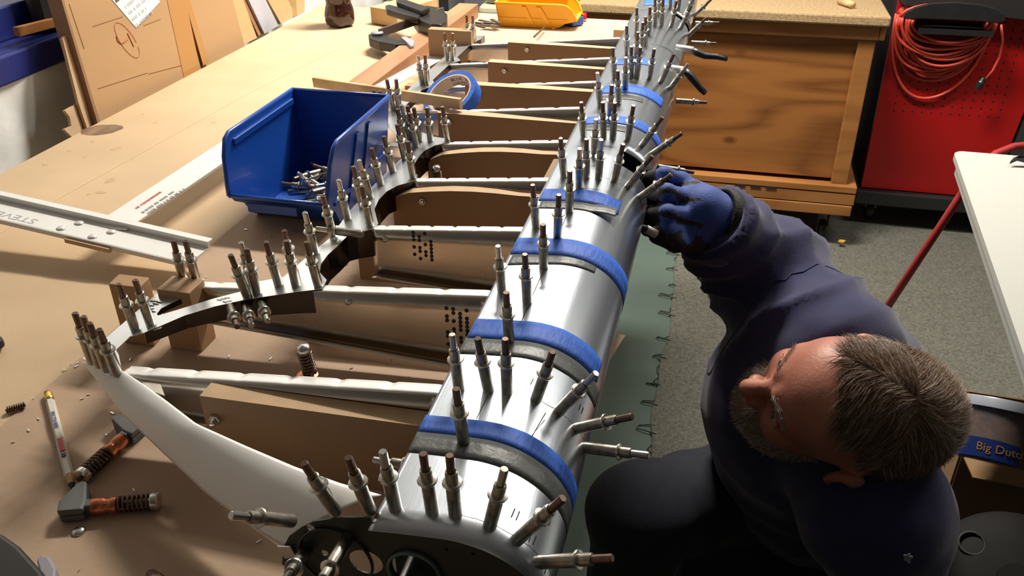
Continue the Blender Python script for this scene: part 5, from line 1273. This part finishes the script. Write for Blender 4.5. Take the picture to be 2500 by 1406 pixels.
def shoe(an, toe):
    Z_ = .025
    def f_(P): 
        d = smin(sd_cone(P, (an[0], an[1], .075), (an[0] + toe[0] * .16, an[1] + toe[1] * .16, .055), .046, .038), sd_cone(P, (an[0], an[1], .10), (an[0], an[1], .14), .046, .046), .03)
        return smax(d, (Z_ + .004) - P[:, 2], .01)
    c_ = np.array([an[0] + toe[0] * .08, an[1] + toe[1] * .08, .09]); V, F2, g = surface_nets(f_, c_ - .17, c_ + .17, .009); mesh_np('shoe', V, F2, M['black_soft'], per)
shoe(an_u, (-1, 0))
q = MB(); 
shoe((an_d[0] + .05, an_d[1], .05), (.25, -.1))

# head: local axes X = his right, Y = face, Z = crown
vw = np.array(ray(2066, 992)); vw /= np.linalg.norm(vw); ez = -vw; ex = BASIS[:, 0] - ez * (BASIS[:, 0] @ ez); ex /= np.linalg.norm(ex); ey = np.cross(ez, ex)
fdir = -.84 * ex + .24 * ey + .46 * ez; fdir /= np.linalg.norm(fdir)
cdir = .56 * ex + .13 * ey + .82 * ez; cdir -= fdir * (cdir @ fdir); cdir /= np.linalg.norm(cdir); rdir = np.cross(fdir, cdir)
HM = np.stack([rdir, fdir, cdir], 1)
def h2w(p): return headc + HM @ np.array(p, float)
def head_sdf(P):
    d = sd_ell(P, (0, -.022, .022), (.0765, .099, .088))
    d = smin(d, sd_ell(P, (0, .040, .022), (.063, .052, .060)), .03)          # forehead
    d = smin(d, sd_ell(P, (0, .030, -.050), (.058, .058, .066)), .03)         # face
    d = smin(d, sd_cone(P, (-.042, .005, -.070), (0, .066, -.100), .020, .024), .025)   # jaw
    d = smin(d, sd_cone(P, (.042, .005, -.070), (0, .066, -.100), .020, .024), .025)
    for s_ in (-1, 1):
        d = smin(d, sd_ell(P, (s_ * .038, .062, -.030), (.022, .022, .020)), .016)    # cheek bones
        d = smin(d, sd_cone(P, (s_ * .012, .088, .014), (s_ * .044, .072, .014), .0095, .009), .012)   # brow
        d = smax(d, -sd_ell(P, (s_ * .031, .093, -.006), (.015, .014, .009)), .010)   # sockets
    d = smin(d, sd_cone(P, (0, .085, .004), (0, .108, -.033), .0085, .0115), .010)      # nose
    for s_ in (-1, 1): d = smin(d, sd_ell(P, (s_ * .0125, .097, -.037), (.0085, .0105, .008)), .006)
    d = smin(d, sd_cone(P, (-.019, .086, -.063), (.019, .086, -.063), .006, .006), .007)     # upper lip
    d = smin(d, sd_cone(P, (-.016, .085, -.074), (.016, .085, -.074), .0065, .0065), .006)
    d = smax(d, -sd_cone(P, (-.021, .098, -.0685), (.021, .098, -.0685), .0035, .0035), .003)
    d = smin(d, sd_cone(P, (0, -.030, -.060), (0, -.055, -.20), .056, .060), .03)         # neck
    for s_ in (-1, 1):      # ears
        e = sd_ell(P, (s_ * .084, -.012, -.012), (.010, .019, .033)); e = smax(e, -sd_ell(P, (s_ * .096, -.006, -.010), (.0085, .011, .019)), .004)
        d = smin(d, e, .006)
    # beard and moustache volume
    b = smax(sd_ell(P, (0, .040, -.080), (.060, .058, .050)), P[:, 2] + .045, .012); d = smin(d, b, .010)
    d = smin(d, sd_cone(P, (-.024, .088, -.060), (.024, .088, -.060), .007, .007), .006)
    return d
V, F_, g = surface_nets(head_sdf, (-.11, -.14, -.21), (.11, .14, .13), .0034)
C_ = V[F_].mean(1); ang = np.arctan2(C_[:, 0], C_[:, 1])
def hairmask(P):        # above the receding hairline and down the back and sides
    a = np.abs(np.arctan2(P[:, 0], P[:, 1] + .02)); line = np.where(a < 1.0, .075 + .012 * np.cos(a * 3) , .075 - (a - 1.0) * .075)
    line = np.where(a > 1.75, np.maximum(.02 - (a - 1.75) * .12, -.075), line); return (P[:, 2] > line) & (np.abs(P[:, 0]) < .081)
def beardmask(P):
    a = np.abs(P[:, 0]); side = (P[:, 2] < -.030 - (P[:, 1] - .0) * .25) & (P[:, 1] > -.012) & (P[:, 2] > -.135)
    mous = (P[:, 1] > .07) & (P[:, 2] < -.047) & (P[:, 2] > -.062) & (a < .034)
    lips = (P[:, 1] > .082) & (P[:, 2] < -.0615) & (P[:, 2] > -.078) & (a < .021)
    return (side & ~((P[:, 2] > -.052) & (a < .05) & (P[:, 1] > .04)) | mous) & ~lips
mi = np.zeros(len(F_), int); mi[beardmask(C_)] = 1; mi[hairmask(C_)] = 2
lips = (C_[:, 1] > .082) & (C_[:, 2] < -.0615) & (C_[:, 2] > -.078) & (np.abs(C_[:, 0]) < .021); mi[lips] = 3
M['skin'] = mat('skin', (.54, .225, .155), .48, var=.16, vscale=26, bump=.2, bscale=240, color2=(.43, .16, .11))
M['skin'].node_tree.nodes['Principled BSDF'].inputs['Subsurface Weight'].default_value = .12
M['skin'].node_tree.nodes['Principled BSDF'].inputs['Subsurface Radius'].default_value = (.012, .004, .002)
M['beard_base'] = mat('beard_base', (.28, .20, .155), .8, var=.3, vscale=120, bump=.6, bscale=300)
M['scalp'] = mat('scalp_hair_base', (.135, .078, .050), .75, var=.3, vscale=60, bump=.6, bscale=260, stretch=(1, .3, 1))
M['lip'] = mat('lips', (.36, .13, .10), .45)
W = headc + V @ HM.T
body = mesh_np('body', W, F_, [M['skin'], M['beard_base'], M['scalp'], M['lip']], per, mi, label='man\'s head and neck, face turned left')
# eyes
for s_ in (-1, 1):
    c_ = h2w((s_ * .031, .0745, -.006)); q = MB(); q.smooth = True; prof_ = [(.0118 * math.sin(math.pi * i / 12), -.0118 * math.cos(math.pi * i / 12)) for i in range(13)]
    q.lathe(prof_, 18, frame(c_, fdir)); ey_o = obj('eye', q, mat('eye_white', (.62, .58, .54), .2), body)
    q = MB(); q.lathe([(.0052, .0107), (.0030, .0118), (.0001, .0120)], 14, frame(c_, fdir)); obj('iris', q, mat('iris', (.05, .07, .08), .2), ey_o)
    # upper lid and brow hair
    q = MB(); q.smooth = True; q.tube([Vector(h2w((s_ * (.031 + .0135 * math.cos(a)), .0845 - .004 * abs(math.cos(a)), -.006 + .0065 * math.sin(a)))) for a in [math.pi * i / 10 for i in range(11)]], .0026, 6); obj('eyelid', q, M['skin'], body)
# hair strands (real thin tapered strips)
def strands(name, roots, nrm, dirs, length, width, mats_, parent, label, curl=.12, droop=.35, segs=4, lift=.5):
    n = len(roots); r = np.random.RandomState(4); Vv = []; Ff = []; mi_ = []
    L = length * r.uniform(.6, 1.25, n); side = np.cross(dirs, nrm); side /= np.linalg.norm(side, axis=1)[:, None] + 1e-9
    pos = roots.copy(); d = dirs * 1.0 + nrm * lift; d += r.normal(size=(n, 3)) * curl; d /= np.linalg.norm(d, axis=1)[:, None]
    w_ = width * r.uniform(.7, 1.3, n); P = []
    for k in range(segs + 1):
        tw = w_ * (1 - .8 * k / segs); P += [pos - side * tw[:, None] * .5, pos + side * tw[:, None] * .5, pos + nrm * tw[:, None] * .7]
        if k < segs:
            pos = pos + d * (L / segs)[:, None]; d = d - nrm * (droop * lift)+ r.normal(size=(n, 3)) * curl * .35; d /= np.linalg.norm(d, axis=1)[:, None]
    A = np.stack(P, 1).reshape(-1, 3); m3 = 3 * (segs + 1); base = (np.arange(n) * m3)[:, None]
    fl = []
    for k in range(segs):
        for a, b in ((0, 1), (1, 2), (2, 0)):
            fl.append(np.stack([np.full(n, 0) + 3 * k + a, np.full(n, 0) + 3 * k + b, np.full(n, 0) + 3 * k + 3 + b, np.full(n, 0) + 3 * k + 3 + a], 1) + base)
    Fq = np.stack(fl, 1).reshape(-1, 4); ms = r.choice(len(mats_), n, p=[.45, .33, .22][:len(mats_)] if len(mats_) == 3 else None); ms = np.repeat(ms, segs * 3)
    return mesh_np(name, A, Fq, mats_, parent, ms, True, label, 'stuff')
r = np.random.RandomState(9)
ok = np.argwhere(hairmask(V)).ravel(); pick = r.choice(ok, 12000); jit = r.normal(size=(len(pick), 3)) * .0014
Pl = V[pick] + jit; Nl = g[pick]; Pl = Pl - Nl * (jit * Nl).sum(1)[:, None]
part = ((Pl[:, 0] - .039) * .14 - (Pl[:, 1] - .07) * .066) / .155      # diagonal part line across the crown
tdir = np.stack([np.where(part > 0, .75, -.75) * np.clip(np.abs(part) / .02, .3, 1), .35 + 0 * part - .9 * (Pl[:, 1] < -.02), -.25 + 0 * part], 1)
back = (Pl[:, 2] < .04); tdir[back] = np.stack([.15 * np.sign(Pl[back, 0]), -.35 + 0 * Pl[back, 0], -1.0 + 0 * Pl[back, 0]], 1)
tdir += .25 * np.stack([vnoise(Pl, 40, 1), vnoise(Pl, 40, 2), vnoise(Pl, 40, 3)], 1)
tdir -= Nl * (tdir * Nl).sum(1)[:, None]; tdir /= np.linalg.norm(tdir, axis=1)[:, None]
hm_ = [mat('hair_brown', (.17, .088, .052), .42), mat('hair_ash', (.27, .17, .105), .38), mat('hair_grey', (.50, .42, .34), .35)]
for q in hm_: q.node_tree.nodes['Principled BSDF'].inputs['Specular IOR Level'].default_value = .6
strands('hair', headc + Pl @ HM.T, Nl @ HM.T, tdir @ HM.T, .019, .0007, hm_, body, 'short grey-brown hair combed from a side part', curl=.10, lift=.22)
ok = np.argwhere(beardmask(V)).ravel(); pick = r.choice(ok, 3600); Pl = V[pick] + r.normal(size=(3600, 3)) * .0012; Nl = g[pick]
td = np.stack([0 * Pl[:, 0], .15 + 0 * Pl[:, 0], -1 + 0 * Pl[:, 0]], 1); td -= Nl * (td * Nl).sum(1)[:, None]; td /= np.linalg.norm(td, axis=1)[:, None] + 1e-9
bm_ = [mat('beard_brown', (.38, .30, .25), .5), mat('beard_grey', (.56, .50, .45), .5), mat('beard_white', (.74, .70, .66), .5)]
strands('beard', headc + Pl @ HM.T, Nl @ HM.T, td @ HM.T, .0085, .0006, bm_, body, 'short greying beard', curl=.25, lift=.9, segs=3)
# eyebrows
n = 500; t = r.uniform(0, 1, n); s_ = r.choice([-1, 1], n); Pl = np.stack([s_ * (.012 + .034 * t), .0965 - .017 * t + r.normal(size=n) * .0006, .0165 + .003 * np.sin(t * 3) + r.normal(size=n) * .0016], 1)
Nl = np.tile(np.array([0, 1., .2]), (n, 1)); td = np.stack([s_ * 1., 0 * t, .3 + 0 * t], 1); td /= np.linalg.norm(td, axis=1)[:, None]
strands('eyebrows', headc + Pl @ HM.T, Nl @ HM.T, td @ HM.T, .008, .0006, bm_, body, 'bushy greying eyebrows', curl=.2, lift=.4, segs=3)

# gloves
M['glove_blue'] = mat('glove_blue', (.014, .062, .33), .7, var=.15, vscale=60, bump=.35, bscale=500, sheen=.2)
M['glove_black'] = mat('glove_black', (.012, .011, .012), .75, bump=.4, bscale=400)
def glove(name_label, wrist, knuck, tips, thumb, rad=.0112, patch=None):
    """knuck: 4 knuckle points; tips: per finger list of joints; thumb: list of joints"""
    def f_(P):
        mid = sum(knuck) / 4
        d = sd_cone(P, wrist, wrist * .6 + mid * .4, .034, .036)
        for k in knuck: d = smin(d, sd_cone(P, wrist * .72 + k * .28, k, .021, .0145), .014)
        for k, js in zip(knuck, tips):
            a = k; rr2 = rad
            for j in js: d = smin(d, sd_cone(P, a, j, rr2 * 1.08, rr2 * .97), .0045); a = j; rr2 *= .95
        a = thumb[0]; d = smin(d, sd_cone(P, wrist * .6 + mid * .4, a, .024, .0165), .012); rr2 = rad * 1.15
        for j in thumb[1:]: d = smin(d, sd_cone(P, a, j, rr2 * 1.06, rr2), .005); a = j; rr2 *= .94
        return d
    allp = knuck + [wrist] + [j for js in tips for j in js] + thumb
    V, F_, g = surface_nets(f_, np.minimum.reduce(allp) - .05, np.maximum.reduce(allp) + .05, .0034)
    V = V + g * (.0008 * vnoise(V, 130, 3))[:, None]
    C_ = V[F_].mean(1); gn = g[F_].mean(1)
    dth = np.min([sd_cone(C_, thumb[i], thumb[i + 1], .012, .012) for i in range(len(thumb) - 1)], axis=0)
    dpt = sd_cone(C_, thumb[0], thumb[1], .0, .0)
    palm = gn @ BASIS[:, 2] > .25
    mi_ = (palm | (dth < .005)).astype(int)
    if patch is not None: mi_[(np.linalg.norm(C_ - patch, axis=1) < .014) & ~palm] = 0
    # black gussets between neighbouring fingers
    for i in range(3):
        a = (knuck[i] + knuck[i + 1]) / 2; b = (tips[i][0] + tips[i + 1][0]) / 2; a2 = a * .55 + wrist * .45 if i < 4 else a
        nl = (knuck[i + 1] - knuck[i]); nl /= np.linalg.norm(nl)
        mi_[(np.abs((C_ - a) @ nl) < .0032) & (sd_cone(C_, a * .72 + wrist * .28, b, .022, .022) < .0)] = 1
    for js in tips: mi_[sd_cone(C_, js[0] * .55 + js[1] * .45, js[-1], .0, .0) < .0155] = 1
    o = mesh_np('glove', V, F_, [M['glove_blue'], M['glove_black']], per, mi_, label=name_label)
    q = MB(); q.smooth = True; dd = Vector(knuck[1] * .5 + knuck[2] * .5 - wrist).normalized(); q.lathe([(.037, -.03), (.042, -.028), (.041, -.006), (.036, -.004)], 26, frame(Vector(wrist), dd), closed=True); obj('wrist_band', q, M['glove_black'], o)
    return o
D_ = 1.085
kn = [AD(1664, 446, 1.135), AD(1680, 486, 1.12), AD(1682, 527, 1.11), AD(1672, 566, 1.11)]
tp = [[AD(1622, 428, 1.115), AD(1590, 438, 1.14), AD(1575, 452, 1.15)], [AD(1628, 470, 1.09), AD(1592, 478, 1.12), AD(1572, 490, 1.135)], [AD(1630, 520, 1.08), AD(1594, 526, 1.11), AD(1574, 534, 1.13)], [AD(1628, 560, 1.085), AD(1600, 562, 1.11), AD(1582, 560, 1.13)]]
th = [AD(1700, 592, 1.12), AD(1650, 590, 1.095), AD(1606, 574, 1.09)]
glove('blue and black mechanic glove on the raised right hand', AD(1740, 528, 1.13), kn, tp, th, patch=AD(1692, 572, 1.085))
A = AD(1602, 572, 1.075); B = AD(1572, 556, 1.07); q = MB(); q.smooth = True; q.tube([A, A + (B - A) * .8], .0055, 12); 
pt = empty('small_tool', A, 'small pale rod with a dark tip held between the gloved thumb and fingers', 'tool')
obj('body', q, mat('pale_grey', (.42, .40, .38), .4), pt)
q = MB(); q.smooth = True; q.tube([A + (B - A) * .8, B + (B - A) * .15], [.0045, .0035], 10); obj('tip', q, M['black'], pt)
# left hand, resting low in front, mostly out of view
dL = (wr_l - el_l) / np.linalg.norm(wr_l - el_l); sL = np.cross(dL, (0, 0, 1.)); sL /= np.linalg.norm(sL); uL = np.cross(sL, dL)
kn = [wr_l + dL * .085 + sL * (.030 - .020 * i) for i in range(4)]; tp = [[k + dL * .035 - uL * .008, k + dL * .055 - uL * .028, k + dL * .058 - uL * .045] for k in kn]
glove('glove on the lowered left hand', wr_l + dL * .01, kn, tp, [wr_l + dL * .03 + sL * .036, wr_l + dL * .058 + sL * .046 - uL * .006, wr_l + dL * .082 + sL * .040 - uL * .014])
# small white embroidered mark low on the jacket
q = MB()
def on_jacket(px, py):
    r_ = ray(px, py); r_ = r_ / np.linalg.norm(r_); t = .5
    for _ in range(60): 
        dd = jacket((_C + r_ * t)[None])[0]; t += max(dd, .0005)
        if dd < .0008: break
    return Vector(_C + r_ * (t - .004))
for k in range(14):
    c_ = on_jacket(2216 + 10 * math.cos(k * 2.4) * (k / 14), 1362 + 13 * math.sin(k * 2.4) * (k / 14)); q.box(c_, (.0022, .0022, .0022), Matrix.Rotation(k, 3, 'Z'))
obj('embroidery', q, mat('thread_white', (.35, .35, .36), .7), body_root, label='small pale embroidered mark', kind='stuff')
print('JOINTS', 'arm', np.linalg.norm(sh_r - el_r), np.linalg.norm(el_r - wr_r), 'shoulders', np.linalg.norm(sh_r - sh_l), 'hip', hip, 'chest', chest, 'thigh', np.linalg.norm(hip_u - kn_u), 'kn', kn_u, 'neck', neck, 'trunk', np.linalg.norm((sh_r + sh_l) / 2 - hip))
